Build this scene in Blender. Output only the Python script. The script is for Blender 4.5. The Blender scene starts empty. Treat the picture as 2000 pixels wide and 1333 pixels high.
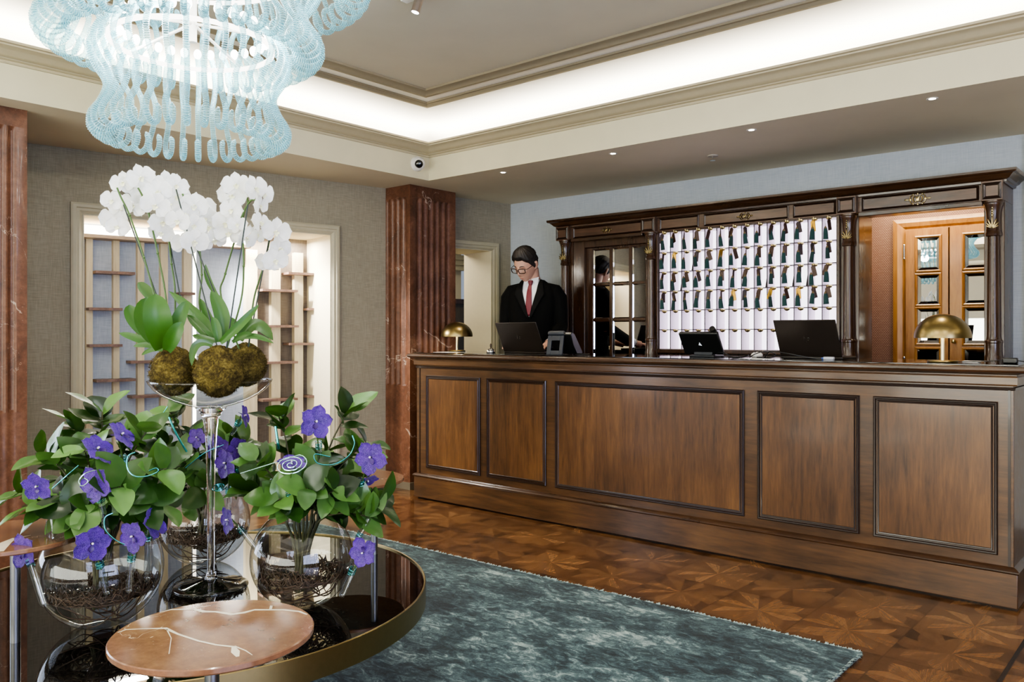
import bpy, math, random
from mathutils import Vector, Matrix, Quaternion
from math import sin, cos, pi, radians, sqrt, atan2
C = bpy.context.scene.collection
V = Vector
# ------------------------------------------------------------------ camera model (2000 x 1333 frame)
FPX = 1604.0; HOR = 654.0; EYE = 1.2
RGT = V((0.7583, sqrt(1 - 0.7583**2), 0)); FWD = V((-RGT.y, RGT.x, 0)); UP = V((0, 0, 1)); CAM = V((0, 0, EYE))
def at(x, y, D):                       # photo pixel + depth along the optical axis -> world point
    return CAM + (RGT*((x-1000)/FPX) + FWD + UP*((HOR-y)/FPX))*D
def lin(h):
    h = h.lstrip('#'); c = [int(h[i:i+2], 16)/255 for i in (0, 2, 4)]
    return tuple((v/12.92 if v <= .04045 else ((v+.055)/1.055)**2.4) for v in c) + (1,)
# ------------------------------------------------------------------ mesh builder
class MB:
    def __init__(s): s.v = []; s.f = []
    def add(s, vs, fs):
        o = len(s.v); s.v += [tuple(v) for v in vs]; s.f += [tuple(i+o for i in f) for f in fs]; return s
    def join(s, m, M=None):
        return s.add([M @ V(v) for v in m.v] if M is not None else m.v, m.f)
    def box(s, x0, y0, z0, x1, y1, z1, M=None):
        vs = [V((x, y, z)) for z in (z0, z1) for y in (y0, y1) for x in (x0, x1)]
        if M is not None: vs = [M @ v for v in vs]
        return s.add(vs, [(0,2,3,1),(4,5,7,6),(0,1,5,4),(2,6,7,3),(0,4,6,2),(1,3,7,5)])
    def grid(s, rows, close_u=False, close_v=False, flip=False):
        n = len(rows); m = len(rows[0]); vs = [p for r in rows for p in r]; fs = []
        for i in range(n if close_v else n-1):
            for j in range(m if close_u else m-1):
                a = i*m+j; b = i*m+(j+1) % m; c = ((i+1) % n)*m+(j+1) % m; d = ((i+1) % n)*m+j
                fs.append((a, d, c, b) if flip else (a, b, c, d))
        return s.add(vs, fs)
    def loft(s, rings, cap=True):
        m = len(rings[0]); o = len(s.v); s.grid(rings, close_u=True)
        if cap:
            s.f.append(tuple(o+j for j in range(m))[::-1]); e = o+(len(rings)-1)*m; s.f.append(tuple(e+j for j in range(m)))
        return s
    def lathe(s, prof, n=32, c=(0, 0, 0), M=None, cap=True):
        rings = []
        for r, z in prof:
            ring = [V((c[0]+r*cos(2*pi*k/n), c[1]+r*sin(2*pi*k/n), c[2]+z)) for k in range(n)]
            rings.append([M @ p for p in ring] if M is not None else ring)
        return s.loft(rings, cap)
    def cyl(s, a, b, r, n=16, r2=None):
        return s.tube([a, b], [r, r if r2 is None else r2], n)
    def tube(s, pts, r, n=8, cap=True, closed=False):
        pts = [V(p) for p in pts]; m = len(pts); rr = r if hasattr(r, '__len__') else [r]*m
        t0 = (pts[1]-pts[0]).normalized(); u = t0.orthogonal().normalized(); rings = []
        for i in range(m):
            if closed: t = (pts[(i+1) % m]-pts[i-1]).normalized()
            else: t = (pts[min(i+1, m-1)]-pts[max(i-1, 0)])
            t = t.normalized() if t.length > 1e-9 else t0
            q = t0.rotation_difference(t); u = q @ u; u = (u-t*u.dot(t)).normalized(); t0 = t; w = t.cross(u)
            rings.append([pts[i]+(u*cos(2*pi*k/n)+w*sin(2*pi*k/n))*rr[i] for k in range(n)])
        if closed: s.grid(rings, close_u=True, close_v=True); return s
        return s.loft(rings, cap)
    def ball(s, c, r, n=16, m=10, M=None):
        r = r if hasattr(r, '__len__') else (r, r, r); prof = []
        for i in range(m+1):
            a = -pi/2+pi*i/m; prof.append((max(cos(a), 1e-3), sin(a)))
        rings = [[V((c[0]+r[0]*p*cos(2*pi*k/n), c[1]+r[1]*p*sin(2*pi*k/n), c[2]+r[2]*z)) for k in range(n)] for p, z in prof]
        if M is not None: rings = [[M @ p for p in q] for q in rings]
        return s.loft(rings)
    def prism(s, poly, fn0, fn1):      # polygon mapped by two functions (front, back)
        m = len(poly); return s.loft([[fn0(*p) for p in poly], [fn1(*p) for p in poly]])
    def frame(s, x0, z0, x1, z1, prof, fn):   # mitred picture frame, prof = [(inset, height)], fn(x, z, h) -> point
        rings = []
        for d, h in prof: rings.append([fn(x0+d, z0+d, h), fn(x1-d, z0+d, h), fn(x1-d, z1-d, h), fn(x0+d, z1-d, h)])
        return s.grid(rings, close_u=True)
    def strip(s, prof, a, b, fn):      # moulding: profile [(u, w)] run from a to b, fn(t, u, w)
        return s.loft([[fn(a, u, w) for u, w in prof], [fn(b, u, w) for u, w in prof]])
def obj(name, mb, mat, parent=None, smooth=40, bevel=0, solid=0, sub=0, off=None, seg=2):
    me = bpy.data.meshes.new(name)
    vs = mb.v
    if off is not None: vs = [(v[0]-off[0], v[1]-off[1], v[2]-off[2]) for v in vs]
    me.from_pydata(vs, [], mb.f); me.validate(); me.update()
    import bmesh
    bm = bmesh.new(); bm.from_mesh(me); bmesh.ops.recalc_face_normals(bm, faces=bm.faces); bm.to_mesh(me); bm.free()
    if smooth:
        me.shade_smooth()
        if smooth < 180: me.set_sharp_from_angle(angle=radians(smooth))
    me.materials.append(mat)
    o = bpy.data.objects.new(name, me); C.objects.link(o)
    if parent is not None: o.parent = parent
    if bevel:
        m = o.modifiers.new('bevel', 'BEVEL'); m.width = bevel; m.segments = seg; m.limit_method = 'ANGLE'; m.angle_limit = radians(40)
    if solid:
        m = o.modifiers.new('solid', 'SOLIDIFY'); m.thickness = solid; m.offset = 0
    if sub:
        m = o.modifiers.new('sub', 'SUBSURF'); m.levels = sub; m.render_levels = sub
    return o
def tag(o, label=None, cat=None, group=None, kind=None):
    if label: o['label'] = label
    if cat: o['category'] = cat
    if group: o['group'] = group
    if kind: o['kind'] = kind
    return o
def thing(name, label, cat, loc=(0, 0, 0), rotz=0, group=None):
    o = bpy.data.objects.new(name, None); o.empty_display_size = .05; C.objects.link(o)
    o.location = loc; o.rotation_euler = (0, 0, rotz)
    return tag(o, label, cat, group)
def part(name, mb, mat, parent, label=None, world=True, **k):   # world coordinates -> parent-local (parents are unrotated)
    off = None
    if world:
        off = V((0, 0, 0)); p = parent
        while p is not None: off += p.location; p = p.parent
    o = obj(name, mb, mat, parent, off=off, **k)
    if label: o['label'] = label
    return o
def struct(name, mb, mat, parent=None, **k):
    o = obj(name, mb, mat, parent, **k)
    if parent is None: o['kind'] = 'structure'
    return o
def copy_tree(o, parent=None):
    c = o.copy(); C.objects.link(c); c.parent = parent
    for ch in list(o.children): copy_tree(ch, c)
    return c
# ------------------------------------------------------------------ materials
def newmat(name):
    m = bpy.data.materials.new(name); m.use_nodes = True; nt = m.node_tree; nt.nodes.clear()
    out = nt.nodes.new('ShaderNodeOutputMaterial'); return m, nt, out
class N:
    def __init__(s, nt): s.nt = nt
    def node(s, t, **k):
        n = s.nt.nodes.new(t)
        for a, b in k.items(): setattr(n, a, b)
        return n
    def link(s, a, b): s.nt.links.new(a, b)
    def setin(s, sock, v):
        if isinstance(v, bpy.types.NodeSocket): s.link(v, sock)
        else: sock.default_value = v
    def math(s, op, a, b=None, c=None, clamp=False):
        n = s.node('ShaderNodeMath', operation=op, use_clamp=clamp); s.setin(n.inputs[0], a)
        if b is not None: s.setin(n.inputs[1], b)
        if c is not None: s.setin(n.inputs[2], c)
        return n.outputs[0]
    def coord(s, which='Object', scale=(1, 1, 1), rot=(0, 0, 0), loc=(0, 0, 0)):
        t = s.node('ShaderNodeTexCoord'); m = s.node('ShaderNodeMapping')
        m.inputs['Scale'].default_value = scale; m.inputs['Rotation'].default_value = rot; m.inputs['Location'].default_value = loc
        s.link(t.outputs[which], m.inputs[0]); return m.outputs[0]
    def pos(s, scale=(1, 1, 1)):
        g = s.node('ShaderNodeNewGeometry'); m = s.node('ShaderNodeMapping'); m.inputs['Scale'].default_value = scale
        s.link(g.outputs['Position'], m.inputs[0]); return m.outputs[0]
    def noise(s, vec, scale=5, detail=4, rough=.55, dist=0, out='Fac'):
        n = s.node('ShaderNodeTexNoise'); s.link(vec, n.inputs['Vector'])
        n.inputs['Scale'].default_value = scale; n.inputs['Detail'].default_value = detail
        n.inputs['Roughness'].default_value = rough; n.inputs['Distortion'].default_value = dist; return n.outputs[out]
    def ramp(s, fac, stops, interp='LINEAR'):
        n = s.node('ShaderNodeValToRGB'); s.setin(n.inputs[0], fac); cr = n.color_ramp; cr.interpolation = interp
        while len(cr.elements) < len(stops): cr.elements.new(.5)
        for e, (p, c) in zip(cr.elements, stops):
            e.position = p; e.color = lin(c) if isinstance(c, str) else (c, c, c, 1)
        return n.outputs[0]
    def mix(s, fac, a, b, mode='MIX'):
        n = s.node('ShaderNodeMix', data_type='RGBA', blend_type=mode)
        s.setin(n.inputs[0], fac); s.setin(n.inputs[6], a); s.setin(n.inputs[7], b); return n.outputs[2]
    def bump(s, h, strength=.3, dist=.01):
        n = s.node('ShaderNodeBump'); n.inputs['Strength'].default_value = strength; n.inputs['Distance'].default_value = dist
        s.link(h, n.inputs['Height']); return n.outputs[0]
    def bsdf(s, col, rough=.5, metal=0, spec=.5, ior=1.5, normal=None, coat=0, sheen=0, emit=None, estr=0, trans=0, coatr=.05):
        n = s.node('ShaderNodeBsdfPrincipled')
        s.setin(n.inputs['Base Color'], col); s.setin(n.inputs['Roughness'], rough); s.setin(n.inputs['Metallic'], metal)
        n.inputs['Specular IOR Level'].default_value = spec; n.inputs['IOR'].default_value = ior
        n.inputs['Coat Weight'].default_value = coat; n.inputs['Coat Roughness'].default_value = coatr
        n.inputs['Sheen Weight'].default_value = sheen; n.inputs['Transmission Weight'].default_value = trans
        if normal is not None: s.link(normal, n.inputs['Normal'])
        if emit is not None: s.setin(n.inputs['Emission Color'], emit); n.inputs['Emission Strength'].default_value = estr
        return n.outputs[0]
def plain(name, col, rough=.5, metal=0, spec=.5, coat=0, emit=None, estr=0, var=0.06, scale=30, bump=0, sheen=0, ior=1.5):
    m, nt, out = newmat(name); n = N(nt); c = lin(col)
    nz = n.noise(n.coord('Object'), scale, 3)
    lo = tuple(max(0, x*(1-var*2)) for x in c[:3])+(1,); hi = tuple(min(1, x*(1+var*2)) for x in c[:3])+(1,)
    cc = n.mix(nz, lo, hi); nr = n.bump(nz, bump, .004) if bump else None
    b = n.bsdf(cc, rough, metal, spec, normal=nr, coat=coat, sheen=sheen, ior=ior, emit=(lin(emit) if emit else None), estr=estr)
    n.link(b, out.inputs[0]); return m
def emitmat(name, col, s):
    m, nt, out = newmat(name); n = N(nt); e = n.node('ShaderNodeEmission')
    e.inputs[0].default_value = lin(col); e.inputs[1].default_value = s; n.link(e.outputs[0], out.inputs[0]); return m
def wood(name, dark, mid, light, axis='Z', rough=.32, coat=.25, gs=1.0, figure=.5, spec=.5):
    m, nt, out = newmat(name); n = N(nt)
    sc = {'Z': (9, 9, .9), 'X': (.9, 9, 9), 'Y': (9, .9, 9)}[axis]
    vec = n.pos(tuple(v*gs for v in sc))
    a = n.noise(vec, 1.6, 6, .6, 1.2); b = n.noise(vec, 9, 4, .6, .4); big = n.noise(n.pos((1.3, 1.3, .8)), 1.6, 2, .5, .6)
    f = n.math('ADD', n.math('MULTIPLY', a, .52), n.math('MULTIPLY', b, .36)); f = n.math('ADD', f, .06)
    f = n.math('ADD', f, n.math('MULTIPLY', n.math('SUBTRACT', big, .5), figure))
    col = n.ramp(f, [(.30, dark), (.5, mid), (.72, light)])
    rg = n.math('ADD', n.math('MULTIPLY', a, .18), rough-.08)
    n.link(n.bsdf(col, rg, coat=coat, spec=spec, normal=n.bump(b, .05, .002), coatr=.12), out.inputs[0]); return m
def marble(name, c0, c1, c2, vein='#e8d8c4', vs=1.4, vw=.012, rough=.22, fleck=.45):
    m, nt, out = newmat(name); n = N(nt); p = n.pos()
    a = n.noise(p, 6, 8, .68, .6); b = n.noise(p, 42, 4, .7)
    f = n.math('ADD', n.math('MULTIPLY', a, .65), n.math('MULTIPLY', b, .35))
    col = n.ramp(f, [(.32, c0), (.5, c1), (.68, c2)])
    for s_, w_ in ((vs, vw), (vs*3.1, vw*.45)):
        v = n.noise(p, s_, 6, .55, .9); d = n.math('ABSOLUTE', n.math('SUBTRACT', v, .5))
        k = n.math('SUBTRACT', 1, n.math('DIVIDE', d, w_), clamp=True)
        g = n.math('MULTIPLY', k, n.math('GREATER_THAN', n.noise(p, s_*1.7, 2), .53)); col = n.mix(g, col, lin(vein))
    fl = n.math('MULTIPLY', n.math('GREATER_THAN', n.noise(p, 75, 2, .6), .70), fleck); col = n.mix(fl, col, lin(vein))
    n.link(n.bsdf(col, rough, coat=.15), out.inputs[0]); return m
def linen(name, c0, c1, sc=260, rough=.85):
    m, nt, out = newmat(name); n = N(nt)
    a = n.noise(n.pos((.06, .06, 1)), sc, 2, .5); b = n.noise(n.pos((1, 1, .05)), sc, 2, .5); big = n.noise(n.pos(), 3, 3)
    f = n.math('ADD', n.math('MULTIPLY', n.math('ADD', a, b), .42), n.math('MULTIPLY', big, .16))
    n.link(n.bsdf(n.ramp(f, [(.38, c0), (.62, c1)]), rough, spec=.2, normal=n.bump(f, .15, .002)), out.inputs[0]); return m
def thin_glass(name, tint='#ffffff', edge=.75, base=.05, rough=.0, edge_col='#8a9096'):
    m, nt, out = newmat(name); n = N(nt)
    lw = n.node('ShaderNodeLayerWeight'); lw.inputs['Blend'].default_value = .35
    f = n.math('POWER', lw.outputs['Facing'], 3.0)
    tr = n.node('ShaderNodeBsdfTransparent'); n.link(n.mix(f, lin(tint), lin(edge_col)), tr.inputs[0])
    gl = n.node('ShaderNodeBsdfGlossy'); gl.inputs['Roughness'].default_value = rough; gl.inputs[0].default_value = (1, 1, 1, 1)
    mx = n.node('ShaderNodeMixShader'); n.link(n.math('ADD', n.math('MULTIPLY', f, edge), base, clamp=True), mx.inputs[0])
    n.link(tr.outputs[0], mx.inputs[1]); n.link(gl.outputs[0], mx.inputs[2]); n.link(mx.outputs[0], out.inputs[0]); return m
random.seed(7)
W_DESK = wood('walnut_veneer', '#301e10', '#55381e', '#73502c', 'Z', .36, .2, 1.0, .5)
W_DESKX = wood('walnut_rail', '#2d1e11', '#4c341f', '#664829', 'X', .32, .25, 1.0, .45)
W_DARK = wood('dark_walnut', '#20130a', '#3a2415', '#553822', 'Z', .28, .35, 1.2, .3)
W_DARKX = wood('dark_walnut_rail', '#21150c', '#3b2616', '#553a24', 'X', .28, .35, 1.2, .3)
W_EDGE = plain('dark_moulding', '#24140b', .3, coat=.3)
W_RACK = wood('rack_walnut', '#322016', '#513929', '#6a4c3b', 'X', .3, .3, 1.0, .3)
W_OAKY = wood('honey_oak_door', '#70481f', '#986833', '#b28446', 'Z', .35, .25, 1.0, .3)
W_OAK = wood('pale_oak', '#c4b590', '#d8caa8', '#e6dbbd', 'Z', .5, 0, 1.4, .2)
W_SHELF = wood('walnut_shelf', '#574239', '#765d51', '#917465', 'X', .45, 0, 1.4, .2)
BRASS = plain('brushed_brass', '#8a7a52', .32, metal=1, var=.05, scale=60)
BRASS_D = plain('satin_bronze', '#7d6844', .38, metal=1, var=.06)
GOLD = plain('gilded_metal', '#d0bd88', .3, metal=1)
STEEL = plain('satin_steel', '#77787a', .35, metal=1)
CHROME = plain('chrome', '#d8dadc', .08, metal=1)
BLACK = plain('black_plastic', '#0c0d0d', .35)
GREYP = plain('charcoal_plastic', '#2b2f36', .45)
GRANITE = plain('black_stone', '#050505', .05, spec=.6, coat=.3)
WHITE = plain('white_paint', '#e9e6df', .5)
# ================================================================== THE SETTING
ZS = 2.364; CX0, CY1, CX1, CY0 = -4.52, 4.295, 1.9, -2.6      # soffit height, coffer rectangle
LA = V((-5.48, 1.87, 0)); LD = (V((-4.80, 5.48, 0))-LA).normalized(); LN = V((-LD.y, LD.x, 0))
def lw(s, t, z): return LA+LD*s+LN*t+V((0, 0, z))              # left wall: along, into the wall, up
def lbox(mb, s0, s1, t0, t1, z0, z1):
    return mb.add([lw(s, t, z) for z in (z0, z1) for t in (t0, t1) for s in (s0, s1)],
                  [(0,2,3,1),(4,5,7,6),(0,1,5,4),(2,6,7,3),(0,4,6,2),(1,3,7,5)])
def parquet():
    m, nt, out = newmat('star_parquet'); n = N(nt)
    g = n.node('ShaderNodeNewGeometry'); sp = n.node('ShaderNodeSeparateXYZ'); n.link(g.outputs['Position'], sp.inputs[0])
    S = .3815
    tx = n.math('DIVIDE', n.math('ADD', sp.outputs[0], 1.52+S/2), S); ty = n.math('DIVIDE', n.math('ADD', sp.outputs[1], -3.415+S/2), S)
    x = n.math('SUBTRACT', n.math('FRACT', tx), .5); y = n.math('SUBTRACT', n.math('FRACT', ty), .5)
    ang = n.math('DIVIDE', n.math('ADD', n.math('ARCTAN2', y, x), pi), 2*pi)
    sec = n.math('FLOOR', n.math('MULTIPLY', ang, 16))
    a8 = n.math('ABSOLUTE', n.math('SUBTRACT', n.math('FRACT', n.math('MULTIPLY', ang, 8)), .5))   # .5 on a petal axis, 0 between petals
    r = n.math('SQRT', n.math('ADD', n.math('MULTIPLY', x, x), n.math('MULTIPLY', y, y)))
    lim = n.math('ADD', .37, n.math('MULTIPLY', a8, .34)); inside = n.math('LESS_THAN', r, lim)
    tid = n.node('ShaderNodeCombineXYZ'); n.link(n.math('FLOOR', tx), tid.inputs[0]); n.link(n.math('FLOOR', ty), tid.inputs[1])
    n.link(n.math('ADD', sec, n.math('MULTIPLY', inside, 20)), tid.inputs[2])
    wn = n.node('ShaderNodeTexWhiteNoise', noise_dimensions='3D'); n.link(tid.outputs[0], wn.inputs[0])
    t2 = n.node('ShaderNodeCombineXYZ'); n.link(n.math('FLOOR', tx), t2.inputs[0]); n.link(n.math('FLOOR', ty), t2.inputs[1])
    w2 = n.node('ShaderNodeTexWhiteNoise', noise_dimensions='3D'); n.link(t2.outputs[0], w2.inputs[0])
    par = n.math('MODULO', sec, 2)
    # grain that runs along each wedge
    lx = n.math('MULTIPLY', n.math('SUBTRACT', n.math('FRACT', n.math('MULTIPLY', ang, 16)), .5), r)
    gv = n.node('ShaderNodeCombineXYZ'); n.link(n.math('MULTIPLY', lx, 40), gv.inputs[0]); n.link(n.math('MULTIPLY', r, 2.2), gv.inputs[1])
    n.link(n.math('MULTIPLY', wn.outputs[0], 50), gv.inputs[2])
    gr = n.noise(gv.outputs[0], 1.6, 4, .6, .5)
    fl = n.noise(n.pos((18, 1.2, 1)), 3, 4, .6)
    f = n.math('ADD', n.math('MULTIPLY', gr, .42), n.math('MULTIPLY', wn.outputs[0], .16))
    f = n.math('ADD', f, n.math('MULTIPLY', n.math('SUBTRACT', w2.outputs[0], .5), .20))
    f = n.math('ADD', f, n.math('MULTIPLY', par, .10))
    f = n.math('ADD', f, n.math('MULTIPLY', inside, .13))
    f = n.math('ADD', f, n.math('MULTIPLY', n.math('SUBTRACT', fl, .5), .22))
    col = n.ramp(f, [(.14, '#34200f'), (.36, '#5c3d25'), (.58, '#7b5736'), (.82, '#a17a52')])
    edge = n.math('MAXIMUM', n.math('ABSOLUTE', x), n.math('ABSOLUTE', y))
    col = n.mix(n.math('MULTIPLY', n.math('GREATER_THAN', edge, .492), .45), col, lin('#241008'))
    n.link(n.bsdf(col, n.math('ADD', .16, n.math('MULTIPLY', gr, .1)), coat=.25, coatr=.1), out.inputs[0]); return m
PARQ = parquet()
PLASTER = plain('ceiling_plaster', '#cdc6b4', .85, var=.03, scale=4)
FASCIA = plain('cream_plaster', '#e0d8b8', .8, var=.03, scale=6)
COVEM = plain('cove_white', '#f4f1e8', .8, var=.01)
SOFFIT = plain('soffit_plaster', '#dcd2b8', .85, var=.03, scale=3)
TAUPE = linen('taupe_linen', '#8b8473', '#a29a87')
BACKW = linen('pale_grey_wallcover', '#aeb6bd', '#c0c6ca', 180)
TRIM = plain('limewashed_trim', '#b6ae94', .55, var=.05, scale=14)
CREAM = plain('cream_paint', '#e9dfc2', .7, var=.02)
BLUEF = linen('blue_grey_fabric', '#aab4c4', '#c4ccd8', 240)
TAUPE2 = linen('brown_fabric', '#5f564d', '#746a5f', 240)
REDM = marble('red_marble', '#452a1b', '#68422e', '#845b44', '#b8a290', 1.1, .005, .5, .2)
def weave():
    m, nt, out = newmat('woven_raffia'); n = N(nt); p = n.pos()
    b = n.node('ShaderNodeTexBrick'); n.link(n.coord('Object', (1, 1, 1), (pi/2, 0, 0)), b.inputs[0])
    b.inputs['Scale'].default_value = 34; b.inputs['Mortar Size'].default_value = .09; b.inputs['Brick Width'].default_value = .5; b.inputs['Row Height'].default_value = .3
    b.inputs['Color1'].default_value = lin('#97735e'); b.inputs['Color2'].default_value = lin('#a8866f'); b.inputs['Mortar'].default_value = lin('#6b4a3a')
    n.link(n.bsdf(b.outputs[0], .6), out.inputs[0]); return m
RAFFIA = weave()

mb = MB(); mb.add([(-8, -3.6, 0), (3, -3.6, 0), (3, 8.2, 0), (-8, 8.2, 0)], [(0, 1, 2, 3)]); struct('floor', mb, PARQ)
mb = MB(); mb.box(-.580, -3.3, .0004, -.566, 4.09, .0012); struct('trim_1', mb, plain('dark_inlay', '#160b06', .3, coat=.3))
mb = MB(); mb.box(-4.44, 4.7, 0, 2.5, 5.5, .08); struct('floor_platform', mb, W_DARK)
# ceilings
def xy(x, y, h): return V((x, y, h))
mb = MB()
mb.frame(-8, -3.6, 3, 8.2, [(0, ZS+.002), (0, ZS)], xy)
for a in [(-8, -3.6, CX0, 8.2), (CX1, -3.6, 3, 8.2), (CX0, CY1, CX1, 8.2), (CX0, -3.6, CX1, CY0)]:
    mb.add([(a[0], a[1], ZS), (a[2], a[1], ZS), (a[2], a[3], ZS), (a[0], a[3], ZS)], [(0, 1, 2, 3)])
struct('ceiling_soffit', mb, SOFFIT, smooth=0)
mb = MB(); mb.frame(CX0, CY0, CX1, CY1, [(0, ZS), (0, 2.536)], xy); struct('ceiling_fascia', mb, FASCIA, smooth=0)
mb = MB()
mb.frame(CX0, CY0, CX1, CY1, [(0, 2.534), (.010, 2.534), (.014, 2.540), (.014, 2.546), (.022, 2.548), (.032, 2.550), (.034, 2.556), (.044, 2.558),
    (.046, 2.553), (.058, 2.5555), (.075, 2.564), (.095, 2.574), (.115, 2.581), (.135, 2.585), (.137, 2.592), (.150, 2.595), (.150, 2.607), (.05, 2.607), (.0, 2.58), (-.26, 2.58)], xy)
struct('trim_cornice', mb, plain('cornice_plaster', '#bfb497', .8, var=.03), smooth=25)
mb = MB(); pr = [(-.26, 2.58), (-.26, 2.62)]
for k in range(1, 13):
    a = k/12*pi/2; pr.append((-.26+.595*(1-cos(a)), 2.62+.18*sin(a)))
mb.frame(CX0, CY0, CX1, CY1, pr, xy); struct('ceiling_cove', mb, COVEM, smooth=30)
CT = 2.80
mb = MB()
mb.frame(CX0, CY0, CX1, CY1, [(.333, CT), (.335, CT-.016), (.345, CT-.018), (.352, CT-.026), (.372, CT-.026), (.388, CT-.014), (.400, CT-.012), (.403, CT)], xy)
mb.frame(CX0, CY0, CX1, CY1, [(.515, CT), (.517, CT-.014), (.530, CT-.016), (.540, CT-.030), (.562, CT-.030), (.580, CT-.018), (.596, CT-.014), (.612, CT-.012), (.616, CT)], xy)
struct('trim_ceiling', mb, plain('shaded_ceiling_moulding', '#8f846d', .8, var=.03), smooth=25)  # darker tone paints in the shade of faces turned from the light
mb = MB(); mb.frame(CX0, CY0, CX1, CY1, [(.403, CT-.002), (.515, CT-.002)], xy); struct('trim_ceiling_lit_band', mb, COVEM, smooth=0)  # added pale strip: cove light grazing the plaster, put into colour
mb = MB(); mb.add([(CX0+.3, CY0+.3, CT), (CX1-.3, CY0+.3, CT), (CX1-.3, CY1-.3, CT), (CX0+.3, CY1-.3, CT)], [(0, 1, 2, 3)]); struct('ceiling', mb, PLASTER)

# left wall with niche (s .30-2.0) and doorway (3.05-3.54); window opening further left, out of frame
mb = MB(); T = .40
for a in [(-5.6, -4.4, 0, ZS), (-4.4, -1.4, 0, .3), (-4.4, -1.4, 2.25, ZS), (-1.4, .30, 0, ZS), (.30, 2.00, 1.958, ZS), (2.00, 2.98, 0, ZS), (2.98, 3.53, 1.936, ZS), (3.53, 3.80, 0, ZS)]:
    lbox(mb, a[0], a[1], 0, T, a[2], a[3])
struct('wall_left', mb, TAUPE, smooth=0)
mb = MB(); e = .004
lbox(mb, .30-e, .30+e, -.0, T+.02, 0, 1.958); lbox(mb, 2.0-e, 2.0+e, -.0, T+.02, 0, 1.958); lbox(mb, .30, 2.0, 0, T+.02, 1.958-e, 1.958+e)
lbox(mb, 3.53-e, 3.53+e, -.0, T+.01, 0, 1.936); lbox(mb, 2.98-e, 2.98+e, 0, T+.01, 0, 1.936); lbox(mb, 2.98, 3.53, 0, T+.01, 1.936-e, 1.936+e)
struct('trim_reveal', mb, CREAM, smooth=0)
def trimframe(s0, s1, ztop, w):
    m_ = MB(); pr = [(0, 0), (0, .022), (.012, .028), (.03, .028), (.034, .02), (.05, .018), (.056, .012), (w-.012, .010), (w-.006, .004), (w, .004), (w, 0)]
    rings = []
    for d, h in pr: rings.append([lw(s0+d, -h, 0), lw(s0+d, -h, ztop-d), lw(s1-d, -h, ztop-d), lw(s1-d, -h, 0)])
    return m_.grid(rings)
struct('trim_niche', trimframe(.225, 2.065, 2.03, .073), TRIM, smooth=20)
struct('trim_doorway', trimframe(2.92, 3.60, 2.002, .068), TRIM, smooth=20)
# niche back wall: blue-grey fabric, pale LED slit, brown fabric
mb = MB(); lbox(mb, .2, 1.105, T+.02, T+.04, 0, 2.0); lbox(mb, 1.13, 1.50, T+.02, T+.04, 0, 2.0); struct('wall_niche', mb, BLUEF, smooth=0)
mb = MB(); lbox(mb, 1.50, 2.1, T+.02, T+.04, 0, 2.0); struct('wall_niche_side', mb, TAUPE2, smooth=0)
mb = MB(); lbox(mb, .30, 1.48, T-.14, T+.02, 1.845, 1.868); struct('trim_niche_header', mb, plain('header_board', '#8d7c6a', .5), smooth=0)
NICHE_LED = emitmat('niche_led', '#fff4e0', 7)
mb = MB(); lbox(mb, .32, 1.46, T-.03, T+.02, 1.885, 1.94); lbox(mb, 1.107, 1.128, T+.018, T+.03, .1, 1.84); struct('trim_niche_light', mb, NICHE_LED, smooth=0)
# room glimpsed through the doorway behind the pillar
mb = MB(); lbox(mb, 2.2, 4.4, 1.7, 1.75, 1.55, 2.6); struct('wall_beyond', mb, CREAM, smooth=0)
mb = MB()
for q in range(3): lbox(mb, 2.2, 4.4, 1.56-.05*q, 1.7, 1.90+.05*q, 1.95+.05*q)
struct('trim_beyond', mb, FASCIA, smooth=0)
mb = MB(); lbox(mb, 2.2, 4.4, 1.5, 1.7, 0, 1.55); struct('wall_beyond_dark', mb, wood('olive_panel', '#2f281c', '#453b2a', '#5a4f3a', 'Z'), smooth=0)
mb = MB(); lbox(mb, 2.2, 4.4, 1.46, 1.5, 1.53, 1.58); struct('trim_beyond_shelf', mb, W_DARK, smooth=0)
# back wall (opening at the right bay), end wall, right and rear walls
mb = MB()
for a in [(-4.80, -1.82, 0, ZS), (-1.82, -.97, 1.99, ZS), (-.97, 2.8, 0, ZS)]: mb.box(a[0], 5.55, a[2], a[1], 5.62, a[3])
struct('wall_back', mb, BACKW, smooth=0)
mb = MB(); mb.box(-.83, 5.50, 0, 2.8, 5.55, ZS); struct('wall_back_pier', mb, plain('grey_plaster', '#c9c7bf', .8), smooth=0)
WIN = emitmat('window_daylight', '#c9dcff', 5.0)
mb = MB()
for a in [(-3.4, -1.6, 0, ZS), (-1.6, 1.6, 0, .35), (-1.6, 1.6, 2.2, ZS), (1.6, 5.5, 0, ZS)]: mb.box(2.7, a[0], a[2], 2.8, a[1], a[3])
struct('wall_right', mb, TAUPE, smooth=0)
mb = MB(); mb.box(-7.2, -3.5, 0, 2.8, -3.4, ZS); struct('wall_rear', mb, CREAM, smooth=0)
WHITEF = plain('white_window_frame', '#e8e6e0', .4)
f = MB()
for yy in (-1.6, -.8, 0, .8, 1.56): f.box(2.66, yy, .35, 2.74, yy+.05, 2.2)
for zz in (.35, .95, 1.55, 2.15): f.box(2.66, -1.6, zz, 2.74, 1.6, zz+.05)
w = struct('window_1', f, WHITEF, smooth=0); p_ = MB(); p_.box(2.74, -1.6, .35, 2.76, 1.6, 2.2); obj('pane', p_, WIN, w, smooth=0)
f = MB()
for ss in (-4.4, -3.72, -3.45, -2.95, -2.45, -1.95, -1.45): lbox(f, ss, ss+(.2 if ss in (-3.72, -2.45) else .06), .05, .12, .3, 2.25)
for zz in (.3, 1.05, 1.6, 2.2): lbox(f, -4.4, -1.4, .05, .12, zz, zz+.06)
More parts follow.
